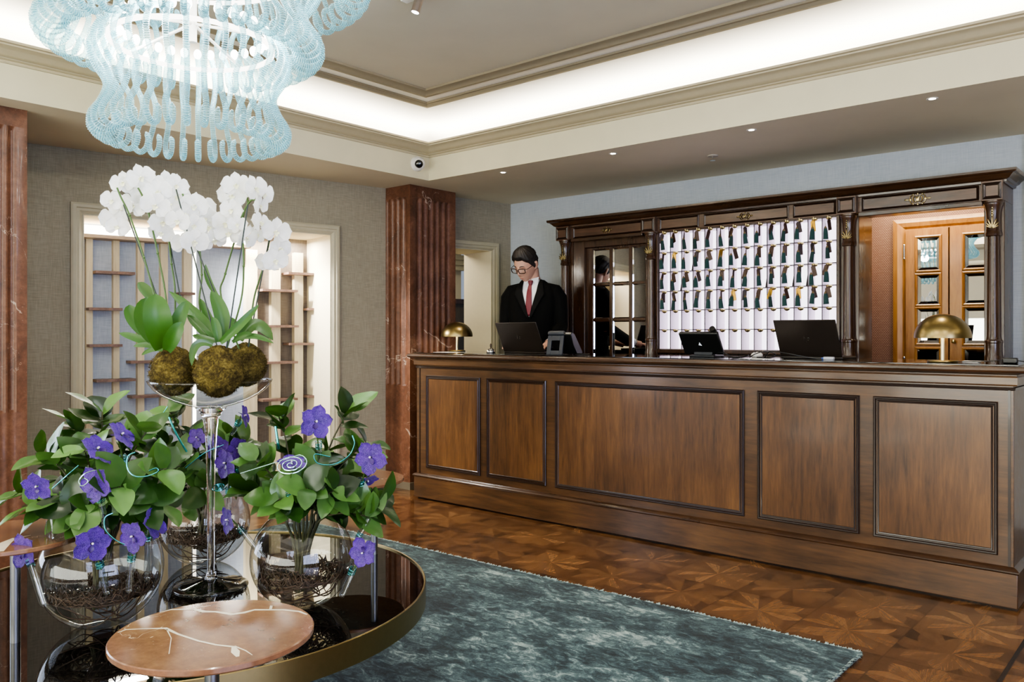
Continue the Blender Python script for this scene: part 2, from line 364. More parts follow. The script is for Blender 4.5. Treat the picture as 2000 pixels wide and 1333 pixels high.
w = struct('window_2', f, WHITEF, smooth=0); p_ = MB(); lbox(p_, -4.4, -1.4, .13, .15, .3, 2.25); obj('pane', p_, WIN, w, smooth=0)

# marble pillars: fluted shaft with plain bands
def fluted(x0, y0, x1, y1, za, zb, name, pitch=.064, cab=.80):
    m_ = MB(); m_.box(x0, y0, 0, x1, y1, .10); m_.box(x0, y0, zb, x1, y1, ZS)
    def outline(dep):
        pts = []
        for (ax, ay, bx, by) in [(x0, y0, x1, y0), (x1, y0, x1, y1), (x1, y1, x0, y1), (x0, y1, x0, y0)]:
            L = math.hypot(bx-ax, by-ay); ux, uy = (bx-ax)/L, (by-ay)/L; nx, ny = -uy, ux      # inward normal
            k = max(1, int((L-.055)/pitch)); st = (L-k*pitch)/2; pts.append((ax, ay))
            for q in range(k):
                for w in range(7):
                    tt = st+q*pitch+pitch*(.08+.84*w/6); d = dep*sin(pi*w/6)
                    pts.append((ax+ux*tt+nx*d, ay+uy*tt+ny*d))
        return pts
    o1, o2 = outline(.017), outline(.004)
    m_.loft([[V((x, y, .10)) for x, y in o2], [V((x, y, cab)) for x, y in o2]], False)
    m_.loft([[V((x, y, cab)) for x, y in o2], [V((x, y, cab+.012)) for x, y in o1], [V((x, y, zb-.02)) for x, y in o1], [V((x, y, zb)) for x, y in outline(0)]], False)
    o = struct(name, m_, REDM, smooth=35); o['label'] = 'red marble fluted pillar '+('at the far end of the reception desk' if 'back' in name else 'left of the lit niche'); return o
fluted(-5.06, 4.30, -4.737, 4.80, .1, 2.27, 'pillar_back')
fluted(-5.7, 1.00, -4.687, 1.592, .1, 2.27, 'pillar_left', .05, .80)
mb = MB(); mb.box(-5.08, 4.285, 0, -4.72, 4.82, .055); struct('baseboard_pillar', mb, plain('grey_stone', '#6f6555', .4), smooth=0)

# passage behind the right bay: raffia wall, oak double doors
YD = 5.95
mb = MB(); mb.box(-2.6, YD+.06, 0, -.3, YD+.12, ZS); struct('wall_passage', mb, RAFFIA, smooth=0)
mb = MB(); mb.box(-.75, 5.62, 0, -.70, 6.0, ZS); mb.box(-2.45, 5.62, 0, -2.4, 6.0, ZS); struct('wall_passage_side', mb, RAFFIA, smooth=0)
mb = MB(); pr = [(0, 0), (0, .035), (.03, .045), (.06, .035), (.075, .02), (.085, .02), (.085, 0)]
rings = [[V((-1.69+d, YD+.06-h, 0)), V((-1.69+d, YD+.06-h, 1.985-d*.9)), V((-.80-d, YD+.06-h, 1.985-d*.9)), V((-.80-d, YD+.06-h, 0))] for d, h in pr]
mb.grid(rings); struct('trim_door', mb, W_OAKY, smooth=20)
mb = MB(); mb.box(-1.93, YD-.02, 0, -1.885, YD+.06, 1.86); mb.box(-2.3, YD-.02, 1.82, -1.885, YD+.06, 1.87); struct('trim_jamb', mb, W_OAKY, bevel=.006)
mb = MB(); mb.box(-2.3, YD+.03, 0, -1.93, YD+.055, 1.82); struct('door_3', mb, W_DARK)
MIRG = thin_glass('bevelled_door_glass', '#6a5a4c', .4, .45)
def glazed_leaf(name, x0, x1, px0, px1, rows, y, wm, zt):
    fr = MB(); fr.box(x0, y, 0, px0, y+.04, zt); fr.box(px1, y, 0, x1, y+.04, zt)
    zs = [0]+[z for r in rows for z in r]+[zt]
    for a, b in zip(zs[0::2], zs[1::2]): fr.box(px0, y, a, px1, y+.04, b)
    d = struct(name, fr, wm, smooth=0)
    for a, b in rows:
        r_ = MB(); r_.frame(px0, a, px1, b, [(-.014, 0), (-.012, .008), (-.004, .012), (.004, .006), (.004, -.01)], lambda x, z, h: V((x, y-h, z))); obj('glazing_bead', r_, wm, d, smooth=20)
        g_ = MB(); g_.box(px0, y+.015, a, px1, y+.02, b); g = obj('pane', g_, MIRG, d, smooth=0)
        bv = MB(); bv.frame(px0, a, px1, b, [(0, -.006), (.022, -.013)], lambda x, z, h: V((x, y-h, z))); obj('bevelled_edge', bv, MIRG, g, smooth=0)
    return d
rowsD = [(.35, .83), (.865, 1.105), (1.14, 1.375), (1.40, 1.60), (1.628, 1.85)]
d1 = glazed_leaf('door_1', -1.605, -1.345, -1.535, -1.395, rowsD, YD+.01, W_OAKY, 1.905)
d2 = glazed_leaf('door_2', -1.335, -.885, -1.25, -.99, rowsD, YD+.01, W_OAKY, 1.905)
for dd, xx in ((d1, -1.372), (d2, -1.305)):
    k = MB(); k.ball((xx, YD-.025, 1.155), .014, 16, 10); k.cyl((xx, YD-.02, 1.155), (xx, YD+.012, 1.155), .006, 10); obj('knob', k, GOLD, dd)
h = MB()
for zz in (1.76, 1.0): h.cyl((-1.612, YD, zz-.04), (-1.612, YD, zz+.04), .008, 10); h.ball((-1.612, YD, zz+.045), .009, 8, 6); h.ball((-1.612, YD, zz-.045), .009, 8, 6)
obj('hinge', h, CHROME, d1)
mb = MB(); mb.box(-2.4, 6.12, 0, -.6, 6.2, ZS); struct('wall_behind_doors', mb, plain('dark_room', '#2a1c12', .7))
# ================================================================== RECEPTION DESK
DY = 4.125; DX0, DX1 = -4.47, -.672; DB = 4.74
desk = thing('reception_desk', 'long panelled walnut reception desk with dark mouldings and black stone top', 'reception desk', (-2.57, 4.43, 0))
mb = MB(); mb.box(DX0, DY, .17, DX1, DB, 1.0); part('carcass', mb, W_DESKX, desk, bevel=.002)
mb = MB(); mb.box(DX0-.01, DY-.02, .012, DX1+.018, DB, .165); part('plinth', mb, W_DESKX, desk, bevel=.004)
mb = MB()
def around(prof, m_):
    rings = [[V((DX0-u, DB, z)), V((DX0-u, DY-u, z)), V((DX1+u, DY-u, z)), V((DX1+u, DB, z))] for u, z in prof]
    return m_.grid(rings)
around([(0, .160), (.020, .160), (.024, .166), (.024, .172), (.016, .180), (.008, .184), (0, .188)], mb); part('plinth_moulding', mb, W_DARKX, desk, smooth=20)
mb = MB(); around([(0, .955), (.006, .957), (.008, .968), (0, .970)], mb); part('groove_moulding', mb, W_EDGE, desk, smooth=20)
mb = MB(); around([(0, .975), (.012, .976), (.016, .982), (.016, 1.012), (.012, 1.020), (.012, 1.024), (0, 1.026)], mb); part('frieze_rail', mb, W_DESKX, desk, smooth=20)
mb = MB(); around([(0, 1.022), (.018, 1.024), (.030, 1.030), (.040, 1.032), (.048, 1.036), (.053, 1.044), (.051, 1.054), (.044, 1.061), (.03, 1.0635), (-.1, 1.0635)], mb)
mb.add([(DX0, DY, 1.0635), (DX1, DY, 1.0635), (DX1, DB+.02, 1.0635), (DX0, DB+.02, 1.0635)], [(0, 1, 2, 3)]); part('countertop', mb, W_DARKX, desk, smooth=20)
mb = MB(); mb.box(DX0-.02, DY-.015, 1.0635, DX1+.02, DB, 1.068); part('stone_inlay', mb, GRANITE, desk, label='polished black stone surface', bevel=.001)
fy = lambda x, z, h: V((x, DY-h, z))
for x0, x1 in [(-4.364, -3.83), (-3.769, -3.255), (-3.181, -1.912), (-1.838, -1.319), (-1.255, -.732)]:
    p = MB(); p.box(x0+.016, DY-.006, .25, x1-.016, DY+.01, .885); pp = part('panel', p, W_DESK, desk)
    f = MB(); f.frame(x0, .232, x1, .905, [(0, 0), (0, .008), (.004, .012), (.010, .011), (.013, .006), (.018, .005), (.021, .009), (.025, .008), (.03, .003)], fy)
    part('panel_moulding', f, W_EDGE, pp, smooth=20)
mb = MB(); mb.box(DX1-.022, DY-.004, .188, DX1-.012, DY+.01, .96); mb.box(DX0+.03, DY-.004, .188, DX0+.037, DY+.01, .96); part('corner_groove', mb, W_EDGE, desk)
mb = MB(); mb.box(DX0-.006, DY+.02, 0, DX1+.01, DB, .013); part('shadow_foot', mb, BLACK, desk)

# ================================================================== KEY RACK
RY = 5.25
rack = thing('key_rack', 'dark walnut key rack with columns, gilt ornaments and lit pigeonholes behind the desk', 'key rack', (-2.47, 5.4, 0))
mb = MB(); mb.box(-4.03, RY+.02, 1.955, -.908, 5.55, 2.065); part('frieze', mb, W_RACK, rack, bevel=.002)
mb = MB(); X0, X1 = -4.035, -.905
rings = [[V((X0-u, 5.55, z)), V((X0-u, RY+.02-u, z)), V((X1+u, RY+.02-u, z)), V((X1+u, 5.55, z))] for u, z in
         [(0, 2.050), (.012, 2.054), (.014, 2.066), (.028, 2.072), (.040, 2.086), (.052, 2.096), (.066, 2.100), (.070, 2.106), (.070, 2.119), (0, 2.119)]]
mb.grid(rings); mb.add([(X0-.07, 5.55, 2.119), (X0-.07, RY-.05, 2.119), (X1+.07, RY-.05, 2.119), (X1+.07, 5.55, 2.119)], [(0, 1, 2, 3)])
part('cornice', mb, W_DARKX, rack, smooth=20)
mb = MB(); mb.box(-3.9, RY+.0, 1.935, -3.24, RY+.03, 1.962); mb.box(-1.69, RY+.0, 1.93, -1.01, RY+.03, 1.958); mb.box(-3.125, RY+.03, 1.945, -1.81, RY+.06, 1.962)
part('frieze_rail', mb, W_DARKX, rack, bevel=.004)
def ornament(par, xc, zc, y, s=1.0):
    o_ = MB()
    for sx in (-1, 1):
        o_.tube([V((xc+sx*(.006+.016*s*(1+cos(a))*.5), y-.004, zc+sin(a)*.014*s)) for a in [k/12*2*pi for k in range(13)]], .0026*s, 6)
        o_.tube([V((xc+sx*(.024+.010*cos(a))*s, y-.004, zc+sin(a)*.020*s)) for a in [-2+k/10*4 for k in range(11)]], .0025*s, 6)
        o_.ball((xc+sx*.048*s, y-.003, zc), (.011*s, .004, .005*s), 10, 6); o_.ball((xc+sx*.033*s, y-.003, zc), (.006*s, .004, .009*s), 8, 6)
        o_.ball((xc+sx*.020*s, y-.003, zc+.022*s), (.004*s, .003, .004*s), 8, 6); o_.ball((xc+sx*.020*s, y-.003, zc-.022*s), (.004*s, .003, .004*s), 8, 6)
    o_.ball((xc, y-.003, zc), (.007*s, .005, .014*s), 10, 8); o_.ball((xc, y-.003, zc+.024*s), (.004*s, .003, .006*s), 8, 6); o_.ball((xc, y-.003, zc-.024*s), (.004*s, .003, .006*s), 8, 6)
    part('gilt_ornament', o_, GOLD if s > 1.1 else BRASS, par, smooth=60)
fr = lambda y: (lambda x, z, h: V((x, y-h, z)))
for x0, x1, y, orn in [(-3.885, -3.25, RY+.02, .9), (-3.10, -2.785, RY+.02, 0), (-2.745, -2.135, RY+.02, 1.0), (-2.105, -1.83, RY+.02, 0), (-1.672, -1.03, RY+.02, 1.25)]:
    p = MB(); p.box(x0+.012, y-.004, 1.974, x1-.012, y+.01, 2.036); pp = part('frieze_panel', p, W_RACK, rack)
    f = MB(); f.frame(x0, 1.963, x1, 2.048, [(0, 0), (0, .006), (.005, .010), (.009, .006), (.013, .004)], fr(y)); part('panel_moulding', f, W_EDGE, pp, smooth=20)
    if orn: ornament(pp, (x0+x1)/2, 2.005, y-.004, orn)
PX = [(-4.030, -3.910), (-3.236, -3.122), (-1.812, -1.698), (-1.010, -.908)]
for i, (x0, x1) in enumerate(PX):
    p = MB(); p.box(x0, RY+.045, 0, x1, 5.55, 1.955); po = part('pilaster', p, W_DARK, rack, bevel=.003)
    b = MB(); b.box(x0-.002, RY-.02, 1.952, x1+.002, RY+.03, 2.062); bo = part('corner_block', b, W_RACK, rack, bevel=.002)
    f = MB(); f.frame(x0+.004, 1.960, x1-.004, 2.052, [(0, 0), (0, .004), (.008, .008), (.016, .004), (.018, -.002)], fr(RY-.02)); part('block_moulding', f, W_EDGE, bo, smooth=20)
    xc = (x0+x1)/2; c = MB()
    c.lathe([(.046, 0), (.046, 1.04), (.044, 1.05), (.044, 1.075), (.040, 1.085), (.040, 1.15), (.043, 1.155), (.043, 1.165), (.036, 1.172), (.033, 1.19), (.029, 1.755)], 24, (xc, RY+.025, 0)); co = part('column', c, W_DARK, rack, smooth=30)
    c = MB(); c.lathe([(.029, 1.752), (.038, 1.756), (.041, 1.766), (.038, 1.776), (.035, 1.782), (.037, 1.788), (.035, 1.795), (.034, 1.85), (.036, 1.89), (.043, 1.922), (.048, 1.932), (.048, 1.938), (.052, 1.942), (.052, 1.953)], 24, (xc, RY+.025, 0))
    ca = part('capital', c, W_DARK, co, smooth=30)
    l = MB(); M0 = Matrix.Translation((xc, RY-.012, 1.795)) @ Matrix.Rotation(radians(20), 4, 'Z')
    for a, L in [(-62, .034), (-42, .045), (-22, .056), (0, .066), (22, .056), (42, .045), (62, .034)]:
        Ma = M0 @ Matrix.Rotation(radians(a), 4, 'Y')
        l.ball((0, 0, L*.55), (.005, .005, L*.5), 8, 6, Ma)
    for k in range(4): l.ball((0, 0, .075+k*.014), (.007-k*.001, .005, .009), 8, 6, M0)
    part('leaf_ornament', l, BRASS if i < 3 else GOLD, co, smooth=60)
# left bay: glazed door
MIRR = thin_glass('dark_mirror_glass', '#2a2522', .2, .78)
mb = MB(); mb.box(-3.91, RY+.05, 0, -3.80, RY+.12, 1.955); mb.box(-3.80, RY+.05, 1.885, -3.236, RY+.12, 1.955); part('door_surround', mb, W_DARK, rack, bevel=.004)
colsR = [(-3.74, -3.585), (-3.557, -3.408), (-3.380, -3.262)]; rowsR = [(.75, .99), (1.02, 1.305), (1.328, 1.585), (1.603, 1.868)]
fr_ = MB(); y = RY+.08
xs = [-3.80]+[v for c_ in colsR for v in c_]+[-3.236]
for a, b in zip(xs[0::2], xs[1::2]): fr_.box(a, y, .1, b, y+.035, 1.885)
zs = [.1]+[v for r_ in rowsR for v in r_]+[1.885]
for c_ in colsR:
    for a, b in zip(zs[0::2], zs[1::2]): fr_.box(c_[0], y, a, c_[1], y+.035, b)
gd = part('glazed_door', fr_, W_DARK, rack, bevel=.003)
for c_ in colsR:
    for r_ in rowsR:
        g = MB(); g.box(c_[0], y+.018, r_[0], c_[1], y+.022, r_[1])
        g.frame(c_[0], r_[0], c_[1], r_[1], [(0, -.010), (.007, -.0165)], fr(y)); part('pane', g, MIRR, gd, smooth=0)
mb = MB(); mb.box(-3.80, 5.42, 0, -3.24, 5.53, 1.95); part('back_board', mb, W_DARK, rack)
# pigeonholes
GX0, GX1, NC = -3.120, -1.834, 14; GZ = [1.946, 1.801, 1.657, 1.516, 1.376, 1.236, 1.096]; DXC = (GX1-GX0)/NC; GY0, GY1 = RY+.045, RY+.165
PINK = plain('lilac_white_laminate', '#efe6f0', .6, var=.02)
def litpanel():
    m, nt, out = newmat('backlit_panel'); n = N(nt); e = n.node('ShaderNodeEmission')
    n.link(n.ramp(n.noise(n.pos(), 3, 2), [(.3, '#f6eaff'), (.7, '#fff8ff')]), e.inputs[0]); e.inputs[1].default_value = 2.5; n.link(e.outputs[0], out.inputs[0]); return m
mb = MB(); mb.box(GX0, GY1, GZ[-1], GX1, GY1+.01, GZ[0]); part('light_panel', mb, litpanel(), rack, label='white backlit panel behind the pigeonholes')
mb = MB()
for i in range(NC+1): mb.box(GX0+i*DXC-.0015, GY0, GZ[-1], GX0+i*DXC+.0015, GY1, GZ[0])
for z in GZ: mb.box(GX0, GY0, z-.0015, GX1, GY1, z+.0015)
part('pigeonhole_dividers', mb, PINK, rack, smooth=0, label='thin lilac white dividers')
mb = MB()
for i in range(NC+1): mb.box(GX0+i*DXC-.0026, GY0-.004, GZ[-1], GX0+i*DXC+.0026, GY0, GZ[0])
for z in GZ[1:-1]: mb.box(GX0, GY0-.0045, z-.003, GX1, GY0, z+.003)
part('divider_edging', mb, plain('dark_edging', '#2a1c20', .5), rack, smooth=0)
mb = MB(); mb.box(GX0-.004, GY0-.03, GZ[-1]-.03, GX1+.025, GY1, GZ[-1]-.002); mb.box(GX1+.003, GY0-.02, 0, GX1+.024, GY1+.05, 1.955); mb.box(GX0-.02, GY0-.02, .6, GX0-.003, GY1, 1.955); mb.box(GX0, GY0, .1, GX1, GY1, GZ[-1]-.03)
part('rack_frame', mb, W_DARK, rack, bevel=.003)
def shell_mb():
    s_ = MB(); pts = [V((0, 0, 0))]
    rows = []
    for k in range(11):
        a = pi+pi*k/10; r = .0165*(1 if k % 2 else .92)
        rows.append([V((0, -.010, 0)), V((r*.6*cos(a), -.009, r*.6*sin(a))), V((r*cos(a), -.003, r*sin(a))), V((r*cos(a), .002, r*sin(a)))])
    s_.grid(rows); s_.cyl((0, -.008, -.004), (0, -.022, -.006), .0025, 8); s_.cyl((0, -.022, -.006), (0, -.024, .003), .0025, 8); return s_
hook0 = None
for r in range(6):
    for c in range(NC):
        x, z = GX0+(c+.5)*DXC, GZ[r]
        if hook0 is None: h = hook0 = obj('key_hook', shell_mb(), GOLD, rack, smooth=40)
        else: h = hook0.copy(); C.objects.link(h)
        h.location = V((x, GY0-.004, z+(.006 if r == 0 else 0)))-rack.location
        if r == 0: h.scale = (1.35, 1.2, 1.25)
# keys
TASS = plain('green_tassel', '#0b3a38', .8, var=.25, scale=200, sheen=.3); TASSD = plain('dark_green_tassel', '#123330', .8, var=.25, scale=200)
CAPM = plain('tassel_cap', '#6d5a3c', .5, var=.2)
TAGS = [plain('bronze_tag', '#3f2a1e', .45, metal=.3), plain('leather_tag', '#301d1f', .6), plain('golden_tag', '#a8822e', .3, metal=.8), plain('dark_tag', '#2b2022', .5)]
def tassel_mb(w):
    t_ = MB(); t_.lathe([(.001, 0), (.010, -.003), (.0115*w, -.02), (.0135*w, -.055), (.0145*w, -.062), (.002, -.062)], 14)
    return t_
def make_key(v):
    k = thing('room_key', 'key', 'room key', (0, 0, 0))
    g = MB(); g.box(-.014, -.0015, -.066, .014, .0015, -.008); g.box(-.009, -.0015, -.009, .009, .0015, -.002)
    tg = obj('key_tag', g, TAGS[v % 4], k, bevel=.002)
    r_ = MB(); r_.tube([V((.007*cos(a), 0, .004+.009*sin(a)-.006)) for a in [q/12*2*pi for q in range(12)]], .0012, 6, closed=True); obj('ring', r_, BRASS, tg)
    ts = obj('tassel', tassel_mb(1+.12*(v % 3)), TASS if v % 3 else TASSD, k); ts.location = (0, -.007, -.045)
    cp = MB(); cp.lathe([(.001, .03), (.0018, .012), (.004, .009), (.0085, .002), (.0105, -.010), (.009, -.012), (.001, -.012)], 14); obj('tassel_cap', cp, CAPM, ts)
    return k
ORD = ['first', 'second', 'third', 'fourth', 'fifth', 'sixth', 'seventh', 'eighth', 'ninth', 'tenth', 'eleventh', 'twelfth', 'thirteenth', 'last']
ROW = ['top', 'second', 'third', 'fourth']
rk = random.Random(11); protos = [make_key(v) for v in range(12)]; used = set()
spec = {(1, 1): 2, (3, 11): 2, (3, 6): 2, (1, 5): 2, (0, 12): 2, (3, 9): 6}
TN = {0: 'bronze', 1: 'dark red-brown', 2: 'golden', 3: 'dark'}
for r in range(4):
    for c in range(NC):
        v = spec.get((r, c), rk.choice([0, 1, 3, 4, 5, 7, 8, 9, 11, 0, 4, 8]))
        k = protos[v] if v not in used else copy_tree(protos[v]); used.add(v)
        k.location = (GX0+(c+.5)*DXC-.004, GY0-.028, GZ[r]-.008)
        k['label'] = f'green tasselled key with {TN[v % 4]} tag on the {ORD[c]} hook of the {ROW[r]} row'
        k.scale = (1.04, 1.04, 1.14); k['group'] = f'room keys hanging on the {ROW[r]} row of the key rack'
        for ch in k.children:
            if ch.name.startswith('key_tag'): ch.rotation_euler = (rk.uniform(-.05, .05), rk.uniform(-.35, .35), rk.uniform(-1.2, 1.2)); ch.location.x = rk.uniform(-.006, .010)
            else: ch.rotation_euler = (rk.uniform(-.06, .06), rk.uniform(-.14, .14), 0); ch.location.x = rk.uniform(-.010, .004); ch.location.z = -.045+rk.uniform(-.008, .012)
for v in range(12):
    if v not in used:
        for ch in list(protos[v].children_recursive): bpy.data.objects.remove(ch)
        bpy.data.objects.remove(protos[v])
CARD = plain('dark_card', '#2c1c26', .7)
for r, c, nm in [(1, 2, 'second row beside the third key'), (2, 1, 'third row beside the second key'), (2, 8, 'third row beside the ninth key'), (2, 10, 'third row beside the eleventh key'), (2, 11, 'third row beside the twelfth key')]:
    x = GX0+(c+1)*DXC-.003; z = GZ[r+1]+.002; m_ = MB()
    m_.loft([[V((x-.016, GY0+.01, z)), V((x, GY0+.01, z)), V((x-.001, GY0+.01, z+.075)), V((x-.004, GY0+.01, z+.075))], [V((x-.016, GY0+.012, z)), V((x, GY0+.012, z)), V((x-.001, GY0+.012, z+.075)), V((x-.004, GY0+.012, z+.075))]])
    t = thing('folded_card', f'dark folded card leaning in a pigeonhole of the {nm}', 'card', (x, GY0+.01, z), 0, 'folded cards in the pigeonholes'); part('card_sheet', m_, CARD, t, smooth=0)

# ================================================================== THINGS ON THE DESK
DZ = 1.068
def lamp(x, y, label, power):
    t = thing('table_lamp', label, 'lamp', (x, y, DZ), 0, 'brass dome lamps on the desk')
    b = MB(); b.lathe([(.0, 0), (.064, 0), (.066, .003), (.066, .008), (.063, .011), (.0, .011)], 48); obj('base', b, BRASS, t)
    s_ = MB(); s_.lathe([(.0085, .01), (.0085, .20)], 20); obj('stem', s_, plain('pale_gold_stem', '#e8d9a8', .35, metal=.6), t)
    d = MB(); pr = [(.123*cos(a), .118+.112*sin(a)) for a in [k/18*pi/2 for k in range(18)]]+[(.002, .230)]
    d.lathe(pr+[(.002, .227)]+[(max(r-.003, .001), z-.002) for r, z in pr[::-1]], 64, cap=False)
    so = obj('lamp_shade', d, BRASS, t, smooth=50)
    bl = MB(); bl.ball((0, 0, .165), .022, 16, 10); obj('bulb', bl, emitmat('warm_bulb', '#ffe2a8', 14), t)
    L = bpy.data.lights.new('lamp_light', 'POINT'); L.energy = power; L.color = (1, .82, .55); L.shadow_soft_size = .03
    lo = bpy.data.objects.new('lamp_light', L); lo.location = (x, y, DZ+.13); C.objects.link(lo); return t
lamp(-.985, 4.26, 'brass dome table lamp at the right end of the reception desk', 1.6)
lamp(-4.475, 4.55, 'brass dome table lamp at the far end of the desk beside the fluted pillar', 1.6)

SCREEN = plain('laptop_lid', '#2c2520', .35, metal=.3); LOGO = plain('silver_logo', '#8a8478', .25, metal=.9)
def laptop(x, y, w, h, lean, label, rz=0.0):
    t = thing('laptop', label, 'laptop', (x, y, DZ), rz)
    b = MB(); b.box(-w/2, 0, 0, w/2, h, .014); obj('base', b, SCREEN, t, bevel=.004)
    k = MB()
    for r in range(5):
        for c in range(14): k.box(-w/2+.02+c*(w-.04)/14, .03+r*.022, .014, -w/2+.02+c*(w-.04)/14+(w-.04)/14-.003, .03+r*.022+.018, .0155)
    obj('keyboard', k, BLACK, t, smooth=0)
    M_ = Matrix.Translation((0, 0, .012)) @ Matrix.Rotation(radians(lean), 4, 'X')
    s_ = MB(); s_.box(-w/2, -.004, 0, w/2, .003, h, M_); so = obj('lid', s_, SCREEN, t, bevel=.003)
    d = MB(); d.box(-w/2+.01, .0031, .012, w/2-.01, .0036, h-.01, M_); obj('screen', d, plain('screen_glass', '#0a0d12', .1), so, smooth=0)
    g = MB(); zc = h*.5                              # four slanted strokes of the maker's mark, read from the lid side
    def stroke(pts, r=.0011): g.tube([M_ @ V((px_, -.0046, zc+pz)) for px_, pz in pts], r, 6)
    stroke([(-.020, -.010), (-.012, .020)]); stroke([(-.017, .004), (-.010, .0055), (-.008, .004), (-.011, -.010)])
    stroke([(-.005, -.022), (.004, .006)]); stroke([(.004, .006), (.011, .006), (.013, .003), (.010, -.008), (.007, -.010), (.0, -.010)])
    obj('logo', g, LOGO, so); return t
laptop(-3.73, 4.47, .375, .228, 26, 'dark open laptop in front of the receptionist')
laptop(-1.688, 4.47, .338, .226, 28, 'dark open laptop in front of the key rack column', .0)

def phone(x, y, label, rz, w=.17, bracket=True):
    t = thing('desk_phone', label, 'telephone', (x, y, DZ), rz, 'black desk telephones')
    b = MB(); pr = [(-.035, .135), (-.02, .148), (.015, .138), (.12, .024), (.125, .006), (.05, .004), (.0, .06)]
    b.loft([[V((-w/2, q, z)) for q, z in pr], [V((w/2, q, z)) for q, z in pr]]); bo = obj('body', b, BLACK, t, bevel=.004)
    s_ = MB()
    if bracket:
        pl = [(-.07, .0), (-.082, .128), (-.070, .128), (-.058, 0)]
        for x0, x1, z0, z1 in [(-w/2, -w/2+.03, 0, 1), (w/2-.075, w/2-.05, 0, 1), (-w/2+.03, w/2-.075, 0, .22), (-w/2+.03, w/2-.075, .74, 1)]:
            yy = lambda z: -.065-.0*z
            s_.loft([[V((x0, -.04-.025*(1-z0), z0*.125)), V((x1, -.04-.025*(1-z0), z0*.125)), V((x1, -.028-.025*(1-z0), z0*.125)), V((x0, -.028-.025*(1-z0), z0*.125))],
                     [V((x0, -.04-.025*(1-z1), z1*.125)), V((x1, -.04-.025*(1-z1), z1*.125)), V((x1, -.028-.025*(1-z1), z1*.125)), V((x0, -.028-.025*(1-z1), z1*.125))]])
    else: s_.box(-w*.3, -.03, 0, w*.3, .06, .014); s_.box(-w*.1, -.02, .014, w*.1, .04, .07)
    obj('stand', s_, GREYP if bracket else BLACK, t, bevel=.002)
    hs = MB()
    if bracket: hs.tube([V((-w/2+.0, -.03, .140)), V((-w/2+.012, -.03, .140)), V((w/2-.06, -.028, .141)), V((w/2-.05, -.028, .141))], [.013, .017, .017, .013], 12)
    else: hs.tube([V((w/2-.03, -.045, .158)), V((w/2-.03, -.03, .152)), V((w/2-.03, .06, .085)), V((w/2-.03, .10, .045))], [.015, .018, .016, .014], 12)
    obj('handset', hs, GREYP if bracket else BLACK, t)
    d = MB(); d.box(-.05, .02, 0, .05, .022, .05, Matrix.Translation((0, .03, .09)) @ Matrix.Rotation(radians(-45), 4, 'X')); obj('display', d, plain('phone_display', '#2e3a40', .15), t)
    if not bracket:
        g = MB(); g.loft([[V((-.012, -.0345, .083)), V((.004, -.0345, .080)), V((-.003, -.0365, .098))], [V((-.012, -.0375, .083)), V((.004, -.0375, .080)), V((-.003, -.0395, .098))]]); obj('logo', g, emitmat('phone_mark', '#dfe6ee', .8), t, smooth=0)
    return t
phone(-3.285, 4.33, 'grey and black desk phone with open bracket stand beside the receptionist\'s hand', .12)
p2 = thing('desk_phone', 'black desk phone with tilted back and handset standing before the lit pigeonholes', 'telephone', (-2.30, 4.42, DZ), 0, 'black desk telephones')
M_ = Matrix.Translation((0, 0, .02)) @ Matrix.Rotation(radians(33), 4, 'X')
m_ = MB(); m_.box(-.125, -.012, 0, .125, .012, .150, M_); bo = obj('body', m_, BLACK, p2, bevel=.006)
m_ = MB(); m_.box(-.08, -.04, 0, .08, .09, .012); m_.box(-.06, -.02, .01, .06, .02, .05); obj('stand', m_, BLACK, p2, bevel=.003)
m_ = MB(); m_.tube([M_ @ V((.085, .022, -.005)), M_ @ V((.085, .030, .02)), M_ @ V((.085, .030, .14)), M_ @ V((.085, .018, .165))], [.014, .019, .019, .017], 14); obj('handset', m_, BLACK, p2)
m_ = MB(); m_.box(-.10, .0125, .06, .02, .014, .135, M_); obj('display', m_, plain('phone_screen', '#26343c', .12), p2)
m_ = MB(); m_.add([M_ @ V(v) for v in [(-.013, -.0128, .068), (.008, -.0128, .064), (.002, -.0128, .076), (-.003, -.0128, .088)]], [(0, 1, 2, 3)]); obj('logo', m_, emitmat('phone_mark', '#dfe6ee', 1.0), p2, smooth=0)

def cable(label, pts, r, m=BLACK, name='cable'):
    mb_ = MB(); P_ = [V(p) for p in pts]; out = []
    for i in range(len(P_)-1):
        a, b, c, d = P_[max(i-1, 0)], P_[i], P_[i+1], P_[min(i+2, len(P_)-1)]
        for k in range(8):
            u = k/8; out.append(.5*((2*b)+(c-a)*u+(2*a-5*b+4*c-d)*u*u+(3*b-a-3*c+d)*u**3))
    out.append(P_[-1]); mb_.tube(out, r, 6)
    return tag(obj(name, mb_, m), label, 'cable')
z = DZ+.004
cable('black cable looping from the tilted desk phone across the desk', [(-2.22, 4.40, z+.015), (-2.15, 4.35, z+.025), (-2.07, 4.33, z), (-2.02, 4.40, z+.01), (-2.08, 4.45, z), (-2.2, 4.43, z)], .0032)
cable('black cable arching along the back of the right laptop', [(-1.93, 4.42, z), (-1.87, 4.36, z+.035), (-1.78, 4.32, z+.03), (-1.66, 4.29, z+.012), (-1.56, 4.28, z)], .003)
cable('thin black cable coiled left of the right laptop', [(-2.00, 4.38, z), (-1.95, 4.34, z+.02), (-1.90, 4.36, z+.035), (-1.86, 4.40, z+.02), (-1.90, 4.44, z), (-1.98, 4.43, z)], .003)
cable('black lead running from the far phone to the glazed rack door', [(-3.27, 4.40, z+.01), (-3.22, 4.40, z), (-3.15, 4.38, z), (-3.09, 4.37, z+.002)], .0035)
cable('thin cable running from the right lamp to the power brick', [(-.95, 4.27, z), (-.90, 4.30, z), (-.82, 4.31, z+.004), (-.745, 4.33, z+.012)], .0022)
